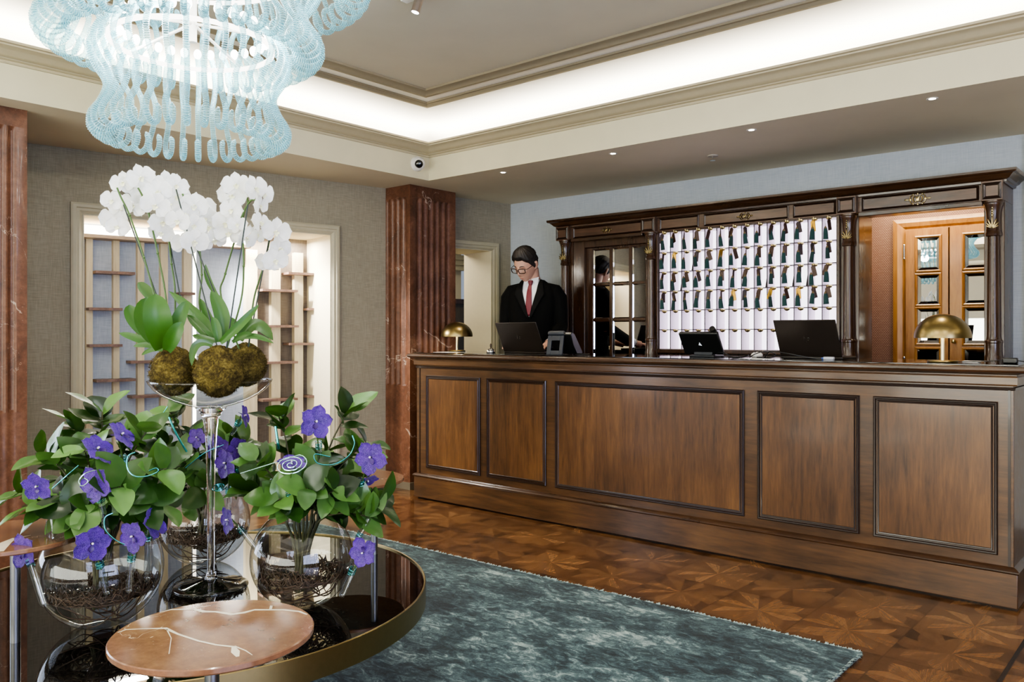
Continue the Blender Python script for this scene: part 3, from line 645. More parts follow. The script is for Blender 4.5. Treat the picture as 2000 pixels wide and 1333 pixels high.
t = thing('power_brick', 'black power adapter lying at the right end of the desk', 'power adapter', (-.72, 4.335, DZ)); m_ = MB(); m_.box(-.03, -.016, 0, .03, .016, .026); obj('adapter_body', m_, BLACK, t, bevel=.005)
m_ = MB(); m_.tube([V((.03, 0, .013)), V((.05, .0, .010)), V((.07, .02, .004))], .002, 6); obj('lead', m_, BLACK, t)
t = thing('usb_adapter', 'small silver usb adapter with blue plug beside the right laptop', 'adapter', (-1.535, 4.315, DZ)); m_ = MB(); m_.box(-.026, -.012, 0, .026, .012, .016); obj('adapter_body', m_, plain('silver_plastic', '#b9bcc4', .35), t, bevel=.003)
m_ = MB(); m_.box(-.038, -.008, .002, -.026, .008, .012); obj('plug', m_, plain('blue_plug', '#3c5fb0', .4), t, bevel=.002)
t = thing('computer_mouse', 'white computer mouse between the tilted phone and the right laptop', 'computer mouse', (-2.02, 4.52, DZ)); m_ = MB(); m_.ball((0, 0, .012), (.03, .045, .02), 20, 12); obj('shell', m_, WHITE, t)
m_ = MB(); m_.ball((0, -.02, .028), (.004, .010, .005), 8, 6); obj('scroll_wheel', m_, BLACK, t)
t = thing('service_bell', 'small chrome desk bell with dark knob left of the receptionist\'s laptop', 'bell', (-3.985, 4.40, DZ))
m_ = MB(); m_.lathe([(.0, 0), (.031, 0), (.031, .006), (.0, .006)], 24); obj('base', m_, BLACK, t)
m_ = MB(); m_.lathe([(.030, .006), (.029, .012), (.024, .024), (.014, .032), (.001, .034)], 24, cap=False); obj('dome', m_, CHROME, t)
m_ = MB(); m_.lathe([(.003, .033), (.004, .042), (.007, .050), (.006, .062), (.001, .068)], 14); obj('knob', m_, W_DARK, t)
m_ = MB(); m_.ball((.006, -.026, .018), (.005, .003, .005), 10, 6); obj('badge', m_, BLACK, t)
PAPER = plain('paper', '#e9e9e6', .7, var=.02)
def paper(x, y, w, h, rz, label, nsh=1):
    t = thing('paper_sheet', label, 'paper', (x, y, DZ), rz); m_ = MB()
    for k in range(nsh): m_.box(-w/2+k*.002, -h/2, k*.001, w/2+k*.002, h/2, k*.001+.0009)
    obj('sheet', m_, PAPER, t, smooth=0)
paper(-4.36, 4.36, .21, .14, .1, 'white paper lying in front of the far brass lamp')
paper(-1.88, 4.26, .20, .12, -.1, 'white paper under the cables left of the right laptop')
paper(-.905, 4.44, .07, .05, 0, 'small stack of white cards behind the right brass lamp', 6)
# ================================================================== RECEPTIONIST
PL = (-4.03, 4.94, .08); PRZ = radians(25)
SKIN = plain('skin', '#c79a84', .5, var=.05, scale=25, spec=.35); SUIT = plain('black_suit_wool', '#060605', .85, var=.2, scale=300, spec=.15)
SHIRT = plain('white_shirt', '#e4e4e6', .7); TIEM = plain('crimson_tie', '#640d20', .5, var=.12, scale=200); HAIRM = plain('dark_brown_hair', '#1d1815', .62, var=.35, scale=90)
man = thing('person', 'person in black suit, white shirt and red tie with glasses, bending over the laptop', 'person', PL, PRZ)
def g(x, c, w): return math.exp(-((x-c)/w)**2)
def headpt(az, el, grow=0.0):            # az 0 = face front (-y), el -pi/2..pi/2
    d = V((sin(az)*cos(el), -cos(az)*cos(el), sin(el)))
    x, y, z = .0745*d.x, .097*d.y, .120*d.z
    front = max(0, -d.y)
    if z < 0:                              # jaw: narrower and forward
        k = min(1, -z/.11); x *= 1-.34*k**1.4; 
        if y > 0: y *= 1-.35*k
        y += -.012*k
    if z > 0 and y > 0: y *= 1.06
    y -= front*( .021*g(x, 0, .010)*g(z, -.020, .017)+.010*g(x, 0, .009)*g(z, .005, .022)            # nose
        +.006*g(x, 0, .022)*g(z, -.058, .006)+.005*g(x, 0, .020)*g(z, -.070, .006)                      # lips
        +.007*g(x, 0, .018)*g(z, -.096, .014)+.005*g(abs(x), .035, .020)*g(z, .034, .008)               # chin, brow
        +.003*g(abs(x), .045, .016)*g(z, -.018, .018))                                                  # cheek
    y += front*(.011*g(abs(x), .032, .016)*g(z, .012, .011)+.004*g(x, 0, .02)*g(z, -.040, .006)+.003*g(x, 0, .03)*g(z, -.064, .0022)+.004*g(x, 0, .02)*g(z, -.081, .006))
    return V((x, y, z))+d*grow
HM = Matrix.Translation((-.035, -.080, 1.656)) @ Matrix.Rotation(radians(-24), 4, 'Z') @ Matrix.Rotation(radians(33), 4, 'X') @ Matrix.Rotation(radians(5), 4, 'Y') @ Matrix.Scale(1.07, 4)
body = MB(); rows = []
for i in range(57):
    el = -pi/2+pi*(i+.001)/56.002; rows.append([HM @ headpt(2*pi*k/72-pi, el) for k in range(72)])
body.loft(rows)
for sx in (-1, 1):                          # ears
    Me = HM @ Matrix.Translation((sx*.075, .012, -.002)) @ Matrix.Rotation(sx*radians(-22), 4, 'Z')
    body.ball((0, 0, 0), (.008, .019, .031), 14, 10, Me); body.ball((sx*.004, .006, .006), (.006, .014, .024), 12, 8, Me); body.ball((0, -.006, -.024), (.006, .009, .010), 10, 8, Me)
body.tube([V((0, .035, 1.44)), V((0, .02, 1.50)), V((-.003, -.012, 1.57)), V((-.006, -.035, 1.63))], [.075, .060, .055, .056], 24)
def rings_of(tab, n=40, e=2.3):
    out = []
    for z, a, b, yc in tab:
        out.append([V((a*abs(cos(t))**(2/e)*(1 if cos(t) >= 0 else -1), yc+b*abs(sin(t))**(2/e)*(1 if sin(t) >= 0 else -1), z)) for t in [2*pi*k/n for k in range(n)]])
    return out
body.loft(rings_of([(.86, .15, .10, .04), (1.0, .14, .095, .03), (1.12, .135, .09, .02), (1.28, .155, .10, .01), (1.40, .165, .098, .01), (1.47, .12, .07, .02), (1.5, .06, .05, .025)]))
ARM = {}
for sx in (-1, 1):
    sh, el_, wr, hd = V((sx*.180, .015, 1.45)), V((sx*.222, -.005, 1.165)), V((.190 if sx > 0 else -.13, -.262, 1.055)), V((.185 if sx > 0 else -.075, -.345, 1.035))
    ARM[sx] = (sh, el_, wr, hd)
    body.tube([sh, sh.lerp(el_, .5), el_, el_.lerp(wr, .4), wr, hd], [.055, .048, .040, .040, .027, .030], 16)
    body.ball((0, 0, 0), (.038, .048, .016), 16, 10, Matrix.Translation(hd+V((0, -.028, -.002))) @ Matrix.Rotation(radians(8), 4, 'X'))
    for fx, L in [(-.030, .070), (-.010, .080), (.011, .075), (.030, .058)]:
        a = hd+V((fx, -.045, -.002)); body.tube([a+V((0, .03, 0)), a, a+V((fx*.15, -L*.45, .008)), a+V((fx*.2, -L*.8, -.004)), a+V((fx*.2, -L, -.018))], [.0095, .0095, .0088, .008, .0065], 10)
    a = hd+V((-sx*.034, -.005, -.004)); body.tube([a+V((sx*.015, .01, 0)), a, a+V((-sx*.016, -.030, -.004)), a+V((-sx*.018, -.055, -.012))], [.011, .0115, .010, .0075], 10)
    lg = [V((sx*.09, .04, .90)), V((sx*.10, .03, .48)), V((sx*.10, .045, .09)), V((sx*.105, .02, .045))]
    body.tube(lg, [.085, .055, .038, .036], 16); body.ball((sx*.108, -.03, .04), (.042, .12, .036), 16, 10)
bo = obj('body', body, SKIN, man, smooth=180)
rm = bo.modifiers.new('remesh', 'REMESH'); rm.mode = 'VOXEL'; rm.voxel_size = .0045; rm.use_smooth_shade = True
# hair: scalp shell that dives under the skin outside the hairline
rows = []; rh = random.Random(3)
for i in range(61):
    el = -pi/2+pi*(i+.001)/60.002; row = []
    for k in range(96):
        az = 2*pi*k/96-pi; p = headpt(az, el); aa = abs(az)
        line = .072 if aa < .55 else (.072-(aa-.55)*.062 if aa < 1.05 else (.041-(aa-1.05)*.13 if aa < 1.5 else (-.018 if aa < 1.75 else -.018-(aa-1.75)*.06)))
        w = max(-1, min(1, (p.z-line)/.012))
        th = .010+.016*max(0, p.z/.12)+.016*g(aa, 0, 1.0)*max(0, (p.z-.06)/.06)*min(1, cos(el)*1.7)
        if aa > 1.0 and p.z < .05: th = .008
        th += (.0030*sin(az*19+p.z*60+2*sin(az*7))+.002*sin(az*43+p.z*160))*cos(el)
        row.append(HM @ headpt(az, el, th*max(w, 0)-.010*max(-w, 0)-.001))
    rows.append(row)
hb = MB(); hb.loft(rows); obj('hair', hb, HAIRM, man, smooth=180)
e = MB(); eb = MB()
for sx in (-1, 1):
    e.ball((sx*.032, -.0745, .012), (.0135, .0125, .0075), 14, 10, HM)
    eb.tube([HM @ (headpt(sx*a_, z_)+V((0, -.0035, 0))) for a_, z_ in [(.20, .275), (.36, .315), (.52, .305), (.66, .265)]], [.0022, .0034, .0030, .0014], 8)
obj('eye', e, plain('closed_lid', '#a87c68', .5), man); obj('eyebrow', eb, HAIRM, man)
l = MB(); l.tube([HM @ (headpt(a_, -.535)+V((0, -.001, 0))) for a_ in (-.26, -.13, 0, .13, .26)], [.0012, .0038, .0042, .0038, .0012], 8); obj('lips', l, plain('lip', '#a8665c', .5), man)
gl = MB(); ln = MB()
for sx in (-1, 1):
    pts = []
    for k in range(28):
        a = 2*pi*k/28; cx = .026*abs(cos(a))**.55*(1 if cos(a) > 0 else -1); cz = .0175*abs(sin(a))**.55*(1 if sin(a) > 0 else -1)
        pts.append(HM @ V((sx*.033+cx, -.108+.25*(abs(sx*.033+cx)-.02)**1*.6, .008+cz)))
    gl.tube(pts, .0034, 8, closed=True)
    c_ = sum(pts, V((0, 0, 0)))/28; ln.add([c_]+pts, [(0, k+1, (k+1) % 28+1) for k in range(28)])
    gl.tube([HM @ V((sx*.059, -.100, .016)), HM @ V((sx*.074, -.085, .017)), HM @ V((sx*.083, .0, .012)), HM @ V((sx*.082, .02, .0))], .0022, 8)
gl.tube([HM @ V((-.008, -.1115, .013)), HM @ V((0, -.1135, .016)), HM @ V((.008, -.1115, .013))], .0022, 8)
go = obj('glasses', gl, plain('tortoise_frame', '#2a1712', .25), man); obj('lens', ln, thin_glass('lens_glass', '#ffffff', .3, .04), go)
# suit jacket
TOR = [(.80, .190, .135, .02), (.95, .178, .128, .02), (1.08, .166, .118, .015), (1.20, .178, .124, .01), (1.32, .198, .130, .005), (1.41, .205, .124, .005), (1.46, .198, .112, .008), (1.495, .165, .095, .012), (1.52, .115, .082, .018), (1.545, .082, .072, .02)]
jk = MB(); jk.loft(rings_of(TOR, 48, 2.25))
for sx in (-1, 1):
    sh, el_, wr, hd = ARM[sx]
    jk.tube([V((sx*.10, .012, 1.47)), V((sx*.165, .012, 1.445)), V((sx*.198, .012, 1.40)), V((sx*.212, .008, 1.30)), el_+V((0, .006, .02)), el_+V((-sx*.002, -.03, -.008)), el_.lerp(wr, .5), wr+V((0, .012, 0))], [.055, .070, .068, .058, .052, .052, .046, .040], 20)
jo = obj('suit_jacket', jk, SUIT, man, smooth=180); rm = jo.modifiers.new('remesh', 'REMESH'); rm.mode = 'VOXEL'; rm.voxel_size = .006; rm.use_smooth_shade = True
sm = jo.modifiers.new('smooth', 'SMOOTH'); sm.iterations = 4; sm.factor = .5
def yfront(x, z, off):
    for (z0, a0, b0, y0), (z1, a1, b1, y1) in zip(TOR, TOR[1:]):
        if z0 <= z <= z1:
            u = (z-z0)/(z1-z0); a = a0+(a1-a0)*u; b = b0+(b1-b0)*u; yc = y0+(y1-y0)*u
            return yc-b*max(0, 1-(abs(x)/a)**2.25)**(1/2.25)-off
    return TOR[-1][3]-TOR[-1][2]-off
def patch(mb_, left, right, off, n=16, m=8):   # left/right: polylines [(x,z)] of equal z-order
    rows = []
    def ev(pl, u):
        u *= len(pl)-1; i = min(int(u), len(pl)-2); f_ = u-i; return (pl[i][0]+(pl[i+1][0]-pl[i][0])*f_, pl[i][1]+(pl[i+1][1]-pl[i][1])*f_)
    for i in range(n+1):
        a, b = ev(left, i/n), ev(right, i/n); rows.append([])
        for j in range(m+1):
            x, z = a[0]+(b[0]-a[0])*j/m, a[1]+(b[1]-a[1])*j/m; rows[-1].append(V((x, yfront(x, z, off), z)))
    return mb_.grid(rows)
m_ = MB(); patch(m_, [(-.066, 1.545), (-.058, 1.45), (-.002, 1.255)], [(.066, 1.545), (.058, 1.45), (.002, 1.255)], .006); so = obj('shirt_front', m_, SHIRT, man, solid=.004)
m_ = MB(); m_.lathe([(.072, 1.495), (.068, 1.545), (.065, 1.556), (.061, 1.556), (.062, 1.50)], 28, (0, 0, -1.525), Matrix.Translation((0, .006, 1.522)) @ Matrix.Rotation(radians(16), 4, 'X'), cap=False)
for sx in (-1, 1): m_.loft([[V((sx*.004, -.066, 1.548)), V((sx*.056, -.045, 1.565)), V((sx*.050, -.082, 1.492))], [V((sx*.004, -.074, 1.546)), V((sx*.058, -.053, 1.563)), V((sx*.052, -.092, 1.490))]])
obj('shirt_collar', m_, SHIRT, man, smooth=30)
m_ = MB(); patch(m_, [(-.017, 1.535), (-.011, 1.50), (-.019, 1.44), (-.024, 1.34), (-.010, 1.262)], [(.017, 1.535), (.011, 1.50), (.019, 1.44), (.024, 1.34), (.010, 1.262)], .014, 20, 6)
m_.lathe([(.001, -.018), (.012, -.018), (.018, .012), (.015, .016), (.001, .016)], 14, (0, 0, 0), Matrix.Translation((0, yfront(0, 1.515, .016), 1.517)) @ Matrix.Scale(.6, 4, (0, 1, 0))); obj('tie', m_, TIEM, man, solid=.005)
m_ = MB()
for sx in (-1, 1):
    patch(m_, [(sx*.064, 1.545), (sx*.056, 1.45), (sx*.001, 1.245)], [(sx*.088, 1.538), (sx*.118, 1.43), (sx*.012, 1.24)], .016, 18, 6)
obj('lapel', m_, plain('lapel_cloth', '#070706', .8, spec=.2), man, solid=.006)
m_ = MB()
for sx in (-1, 1):
    m_.tube([V((sx*.085, .03, .92)), V((sx*.095, .03, .8)), V((sx*.10, .03, .48)), V((sx*.102, .04, .075))], [.105, .10, .075, .058], 20)
tr = obj('trousers', m_, SUIT, man, smooth=180); rm = tr.modifiers.new('remesh', 'REMESH'); rm.mode = 'VOXEL'; rm.voxel_size = .008; rm.use_smooth_shade = True
for sx in (-1, 1):
    m_ = MB(); m_.ball((sx*.108, -.035, .042), (.05, .135, .042), 18, 10); obj('shoe', m_, BLACK, man)
    wr = ARM[sx][2]; hd = ARM[sx][3]; m_ = MB(); d_ = (hd-wr).normalized(); m_.tube([wr-d_*.004, wr+d_*.016], [.036, .036], 18); obj('shirt_cuff', m_, SHIRT, man)
    if sx == 1: m_ = MB(); m_.tube([wr+d_*.018, wr+d_*.026], [.0355, .0355], 18); obj('wristwatch', m_, CHROME, man)
# ------------------------------------------------------------------ ceiling fittings
for i, (x, y) in enumerate([(-3.887, 4.424), (-2.947, 4.424), (-2.01, 4.424), (-1.068, 4.420)]):
    t = thing('downlight', ['small recessed downlight nearest the camera dome, above the receptionist', 'small recessed downlight above the left end of the key rack', 'small recessed downlight above the lit pigeonholes', 'small recessed downlight above the right bay of the key rack'][i], 'downlight', (x, y, ZS), 0, 'recessed downlights in the soffit')
    m_ = MB(); m_.lathe([(.016, -.001), (.024, -.003), (.027, -.002), (.027, 0)], 24, cap=False); obj('bezel', m_, WHITE, t)
    m_ = MB(); m_.lathe([(.001, -.0015), (.016, -.0015)], 20); obj('lens', m_, emitmat('downlight_glow', '#fff3dc', 30), t)
    L = bpy.data.lights.new('downlight_spot', 'SPOT'); L.energy = 16; L.color = (1, .86, .68); L.spot_size = radians(95); L.spot_blend = .8; L.shadow_soft_size = .03
    lo = bpy.data.objects.new('downlight_spot', L); lo.location = (x, y, ZS-.02); C.objects.link(lo)
t = thing('sprinkler_head', 'small white ceiling sprinkler between the downlights', 'sprinkler', (-2.489, 4.895, ZS)); m_ = MB(); m_.lathe([(.035, 0), (.034, -.006), (.016, -.01), (.001, -.01)], 24); obj('escutcheon', m_, plain('offwhite', '#b8b0a0', .5), t)
m_ = MB(); m_.lathe([(.006, -.01), (.006, -.028), (.018, -.03), (.018, -.033), (.001, -.033)], 14); obj('nozzle', m_, CHROME, t)
cc = V((-4.52, 4.165, 2.468)); t = thing('security_camera', 'white dome security camera in the corner of the ceiling beam', 'security camera', cc)
m_ = MB(); Mx = Matrix.Translation(cc) @ Matrix.Rotation(radians(90), 4, 'Y'); m_.lathe([(.054, 0), (.054, .022), (.050, .034), (.001, .036)], 36, M=Mx); part('base', m_, WHITE, t)
m_ = MB(); m_.ball(cc+V((.032, 0, 0)), .046, 28, 18); bl = part('ball', m_, WHITE, t)
dd = V((.62, -.62, -.25)).normalized(); m_ = MB(); Ml = Matrix.Translation(cc+V((.032, 0, 0))) @ dd.to_track_quat('Z', 'Y').to_matrix().to_4x4()
m_.lathe([(.030, .036), (.026, .042), (.016, .046), (.001, .048)], 24, M=Ml, cap=False); part('lens', m_, plain('black_dome', '#0a0c10', .06, coat=.5), bl)
sp = at(811, 24, 3.85); tp = at(822, -14, 3.85); t = thing('spotlight', 'slim metal spotlight hanging from the coffered ceiling', 'spotlight', tp)
m_ = MB(); ax = (sp-tp).normalized(); m_.tube([sp-ax*.10, sp], .021, 24); part('housing', m_, plain('taupe_metal', '#7d6f63', .4, metal=.5), t)
m_ = MB(); m_.tube([sp-ax*.001, sp+ax*.001], .017, 20); part('lens', m_, emitmat('spot_glow', '#ffffff', 25), t)
m_ = MB(); m_.tube([sp-ax*.05+V((0, 0, .02)), V((sp.x-ax.x*.05, sp.y-ax.y*.05, CT))], .006, 10); m_.box(sp.x-.08, sp.y-.02, CT-.02, sp.x+.08, sp.y+.02, CT); part('stem', m_, WHITE, t)
# ================================================================== RUG
def rugmat():
    m, nt, out = newmat('teal_silk_rug'); n = N(nt)
    a = n.noise(n.pos((1, 1.5, 1)), 3.2, 6, .62, .8); b = n.noise(n.pos((1, 1.8, 1)), 14, 6, .7, 1.4); c = n.noise(n.pos(), 140, 2)
    f = n.math('ADD', n.math('MULTIPLY', a, .42), n.math('ADD', n.math('MULTIPLY', b, .48), n.math('MULTIPLY', c, .10)))
    col = n.ramp(f, [(.40, '#131d20'), (.475, '#29393d'), (.54, '#4b6063'), (.63, '#a2b3ae')])
    n.link(n.bsdf(col, .75, sheen=.08, spec=.15, normal=n.bump(n.math('ADD', b, n.math('MULTIPLY', c, .5)), .35, .006)), out.inputs[0]); return m
RZ = .014
ry = lambda x: 3.126+(x+3.758)*.0197
rug = thing('rug', 'large teal blue velvety rug with pale frayed edge on the parquet', 'rug', (-2.5, 1.0, 0))
mb = MB(); rows = []
for zz, ins in [(0, 0), (RZ-.002, .0), (RZ, .012)]:
    rows.append([V((-4.45+ins, -1.6+ins, zz)), V((-1.0-ins, -1.6+ins, zz)), V((-1.008-ins, ry(-1.0)-ins, zz)), V((-4.45+ins, ry(-4.45)-ins, zz))])
mb.loft(rows); part('pile', mb, rugmat(), rug, smooth=20)
mb = MB(); rr = random.Random(5)
def tuft(p, d):
    q = V((-d.y, d.x, 0))*rr.uniform(.004, .008); t_ = p+d*rr.uniform(.006, .02)+V((0, 0, rr.uniform(-.004, .006)))
    mb.add([p-q, p+q, t_], [(0, 1, 2)])
for k in range(1500):
    x = rr.uniform(-4.4, -1.01); tuft(V((x, ry(x)-.006, RZ-rr.uniform(0, .006))), V((rr.uniform(-.6, .6), 1, 0)).normalized())
for k in range(1300):
    y_ = rr.uniform(-1.0, 3.17); tuft(V((-1.014, y_, RZ-rr.uniform(0, .006))), V((1, rr.uniform(-.6, .6), 0)).normalized())
part('fringe', mb, plain('pale_teal_fringe', '#8fa3a0', .9, var=.2), rug, label='pale frayed edge tufts', smooth=0)

# ================================================================== COFFEE TABLE
GC = V((-2.515, 1.323, 0)); GR = .757; ZG = .38; ZD = .645
MARB = marble('brown_marble', '#5c402e', '#7d583f', '#94704f', '#dcc6a6', 1.9, .0012, .18, .10); VEIN = plain('cream_vein', '#e0d6bf', .25, var=.1)
def blackglass():
    m, nt, out = newmat('black_glass'); n = N(nt)
    n.link(n.bsdf(lin('#070605'), .015, spec=.8, ior=1.9, coat=.0), out.inputs[0]); return m
tab = thing('coffee_table', 'round black glass coffee table with brass rim and raised marble discs', 'coffee table', (GC.x, GC.y, RZ))
mb = MB(); mb.lathe([(0, ZG-.012), (GR, ZG-.012), (GR, ZG), (0, ZG)], 128, GC); part('glass_top', mb, blackglass(), tab, label='black reflective glass top', smooth=30)
mb = MB(); mb.lathe([(GR, ZG-.066), (GR+.006, ZG-.066), (GR+.006, ZG+.004), (GR+.004, ZG+.006), (GR, ZG+.005), (GR, ZG-.066)], 160, GC, cap=False); part('rim', mb, BRASS, tab, smooth=30)
def disc(par, c, r, veins, lab=None):
    m_ = MB(); m_.lathe([(0, ZD-.013), (r-.003, ZD-.013), (r, ZD-.010), (r, ZD-.002), (r-.002, ZD), (0, ZD)], 96, (c.x, c.y, 0)); nf = len(m_.f)
    for vn in veins:
        P_ = []; o_ = len(m_.v)
        for x, y, w in vn:
            q = onz(x, y, ZD+.0004); dx = V((q.x-c.x, q.y-c.y, 0))
            if dx.length > r-.006: q = V((c.x, c.y, q.z))+dx*((r-.006)/dx.length)
            P_.append((q, w*1.35))
        for i, (p, w) in enumerate(P_):
            t_ = (P_[min(i+1, len(P_)-1)][0]-P_[max(i-1, 0)][0]); t_ = t_.normalized() if t_.length > 1e-6 else V((1, 0, 0)); q = V((-t_.y, t_.x, 0))*w*.5; m_.v += [tuple(p-q), tuple(p+q)]
        for i in range(len(P_)-1): m_.f.append((o_+2*i, o_+2*i+2, o_+2*i+3, o_+2*i+1))
    d = part('marble_disc', m_, MARB, par, label=lab, smooth=30); d.data.materials.append(VEIN)
    for p in d.data.polygons:
        if p.index >= nf: p.material_index = 1
    return d
def onz(x, y, z):
    d = RGT*((x-1000)/FPX)+FWD+UP*((HOR-y)/FPX); return CAM+d*((z-EYE)/d.z)
def cr3(l): return [(x/2.2727, 750+y/2.2727, w) for x, y, w in l]
c2 = onz(685, 934, ZD); c3 = onz(12, 1046, ZD)
disc(tab, c2, .205, [], 'raised brown marble disc at the back'); disc(tab, c3, .205, [[(0, 1078, .012), (12, 1060, .02), (28, 1052, .01), (60, 1046, .003)]], 'raised brown marble disc at the left with a cream vein')
l2 = at(731, 975, 3.07); l3 = at(30, 1085, 2.19)
for i, p in enumerate([l2, l3, GC+V((-.10, -.64, 0)), GC+V((-.60, .22, 0))]):
    m_ = MB(); m_.tube([V((p.x, p.y, RZ)), V((p.x, p.y, ZD-.013 if i < 2 else ZG-.012))], .0125, 24); part('leg', m_, STEEL if i < 2 else BRASS_D, tab)
c1 = onz(418, 1233, ZD)
st = thing('side_table', 'small round brown marble side table with cream veins in front of the coffee table', 'side table', (c1.x, c1.y, RZ))
disc(st, c1, .182, [cr3([(690, 1010, .002), (760, 1003, .004), (860, 1001, .007), (905, 1012, .008), (960, 1013, .006), (1030, 1024, .009), (1085, 1016, .008), (1130, 1004, .006), (1260, 1004, .006), (1330, 1012, .005), (1386, 1021, .003)]),
    cr3([(505, 1105, .002), (560, 1092, .003), (640, 1088, .003), (735, 1086, .006), (790, 1112, .004), (880, 1142, .004), (960, 1160, .004), (1035, 1168, .005), (1045, 1190, .011), (1055, 1212, .004)]),
    cr3([(850, 1001, .003), (880, 994, .002), (935, 985, .001)]), cr3([(740, 1090, .002), (760, 1130, .001), (750, 1200, .001)]), cr3([(1040, 1165, .003), (1090, 1185, .002), (1120, 1205, .001)]), cr3([(1200, 1003, .004), (1205, 985, .004), (1215, 990, .001)])])
p = at(414, 1303, 1.46); m_ = MB(); m_.tube([V((p.x, p.y, RZ+.012)), V((p.x, p.y, ZD-.013))], .0125, 24); part('leg', m_, STEEL, st)
m_ = MB(); m_.lathe([(0, RZ), (.13, RZ), (.13, RZ+.010), (.125, RZ+.012), (0, RZ+.012)], 48, (c1.x, c1.y, 0)); part('base', m_, BRASS_D, st)

# ================================================================== VASES, TWIGS, WATER
GLASS = thin_glass('clear_bowl_glass', '#f3f5f5', .85, .045, 0, '#5c6468'); TUBEG = thin_glass('test_tube_glass', '#eef1f3', .9, .10, 0, '#70787e')
WATER = thin_glass('water_surface', '#d8d6d0', .7, .06, 0, '#8a8880')
TWIG = plain('dark_twig', '#453121', .55, var=.4, scale=120)
def sph_pt(c, r, z):                    # fish bowl radius at height z above the table
    h = r*.97; q = max(0, 1-((z-h)/r)**2); return r*sqrt(q)
VASES = [(at(198, 1108, 2.32), .164, 'left'), (at(590, 1085, 2.48), .152, 'right'), (at(399, 1030, 2.95), .158, 'back')]
VL = {'left': 'clear glass fishbowl vase nearest the left edge of the black table', 'right': 'clear glass fishbowl vase on the right, behind the front marble disc', 'back': 'clear glass fishbowl vase behind the tall stem glass'}
for c, r, nm in VASES:
    v = thing('glass_vase', VL[nm], 'vase', (c.x, c.y, ZG), 0, 'fishbowl vases on the black table')
    h = r*.97; prof = [(.001, .004)]
    prof += [(r*cos(a), h+r*sin(a)) for a in [radians(-74+k*(134/28)) for k in range(29)]]
    t_ = prof[-1]; prof += [(t_[0]+.001, t_[1]+.004), (t_[0]-.002, t_[1]+.006)]
    m_ = MB(); m_.lathe(prof, 64, cap=False); obj('bowl', m_, GLASS, v, smooth=180)
    zw = .098; m_ = MB(); rw = sph_pt(c, r, zw)-.002; m_.lathe([(.001, zw), (rw-.006, zw), (rw, zw+.003)], 48, cap=False); obj('water', m_, WATER, v, smooth=60)
    tw = thing('twig_nest', {'left': 'tangle of dark curly twigs in water of the left vase', 'right': 'tangle of dark curly twigs in water of the right vase', 'back': 'tangle of dark curly twigs in water of the back vase'}[nm], 'twigs', (c.x, c.y, ZG), 0, 'twig tangles in the vases')
    rt = random.Random(hash(nm) % 1 + len(nm)); m_ = MB()
    for k in range(70):
        ax_ = V((rt.gauss(0, .6), rt.gauss(0, .6), rt.gauss(0, 1))).normalized(); u = ax_.orthogonal().normalized(); w = ax_.cross(u)
        R0 = r*rt.uniform(.5, .95); off = ax_*sqrt(max(0, (r*.95)**2-R0**2))*rt.uniform(-.9, .9); a0 = rt.uniform(0, 2*pi); L = rt.uniform(1.5, 4.5); pts = []
        for q in range(26):
            a = a0+L*q/25; p = off+(u*cos(a)+w*sin(a))*R0*(1+.05*sin(5*a+k))*.96; z_ = h+p.z
            z_ = min(max(z_, .008), .095+.03*rt.random()**3); rm_ = max(.01, sph_pt(c, r, z_)-.006); ln_ = math.hypot(p.x, p.y)
            if ln_ > rm_: p = V((p.x*rm_/ln_, p.y*rm_/ln_, 0))
            pts.append(V((p.x, p.y, z_)))
        m_.tube(pts, rt.uniform(.0012, .0022), 4)
    obj('twigs', m_, TWIG, tw, smooth=180)

# ================================================================== LEAFY BRANCHES
def leafmat(name, c0, c1, c2, rough=.30):
    m, nt, out = newmat(name); n = N(nt)
    g = n.node('ShaderNodeNewGeometry'); b = n.noise(n.pos(), 30, 2)
    col = n.ramp(n.math('ADD', n.math('MULTIPLY', g.outputs['Random Per Island'], .85), n.math('MULTIPLY', b, .15)), [(.10, c0), (.5, c1), (.92, c2)])
    p = n.bsdf(col, rough, spec=.5); t = n.node('ShaderNodeBsdfTranslucent'); n.link(n.mix(.5, col, lin('#6d9a2a')), t.inputs[0])
    mx = n.node('ShaderNodeMixShader'); mx.inputs[0].default_value = .13; n.link(p, mx.inputs[1]); n.link(t.outputs[0], mx.inputs[2]); n.link(mx.outputs[0], out.inputs[0]); return m
LEAF = leafmat('glossy_leaf', '#0e220c', '#2b4d1b', '#5d8440'); LEAF2 = leafmat('orchid_leaf', '#173609', '#2c5715', '#4a7a2a', .42)
STEMM = plain('green_stem', '#3f5a22', .5, var=.2); BARK = plain('brown_stem', '#3a3a1c', .6, var=.3)
def leaf(mb_, base, d, nrm, L, W, curl=.25, fold=.25, nu=8, nv=4, ob=1.25):
    d = d.normalized(); nrm = (nrm-d*nrm.dot(d)).normalized(); s = d.cross(nrm); rows = []
    for i in range(nu+1):
        u = i/nu; w = W*.5*max(0, sin(pi*u**(1/ob)*.985+.015))**.75*(1 if i else .12)
        if i == nu: w = W*.02
        c = base+d*(L*u*(1-.1*curl*u))-nrm*(L*curl*u*u*.6); row = []
        for j in range(-nv//2, nv//2+1):
            q = j/(nv/2); row.append(c+s*(w*q)+nrm*(abs(q)*w*fold+.06*w*sin(9*u+q*2)))
        rows.append(row)
    mb_.grid(rows)
def bez(a, b, c, n=10): return [a*(1-t)**2+b*2*t*(1-t)+c*t*t for t in [k/n for k in range(n+1)]]
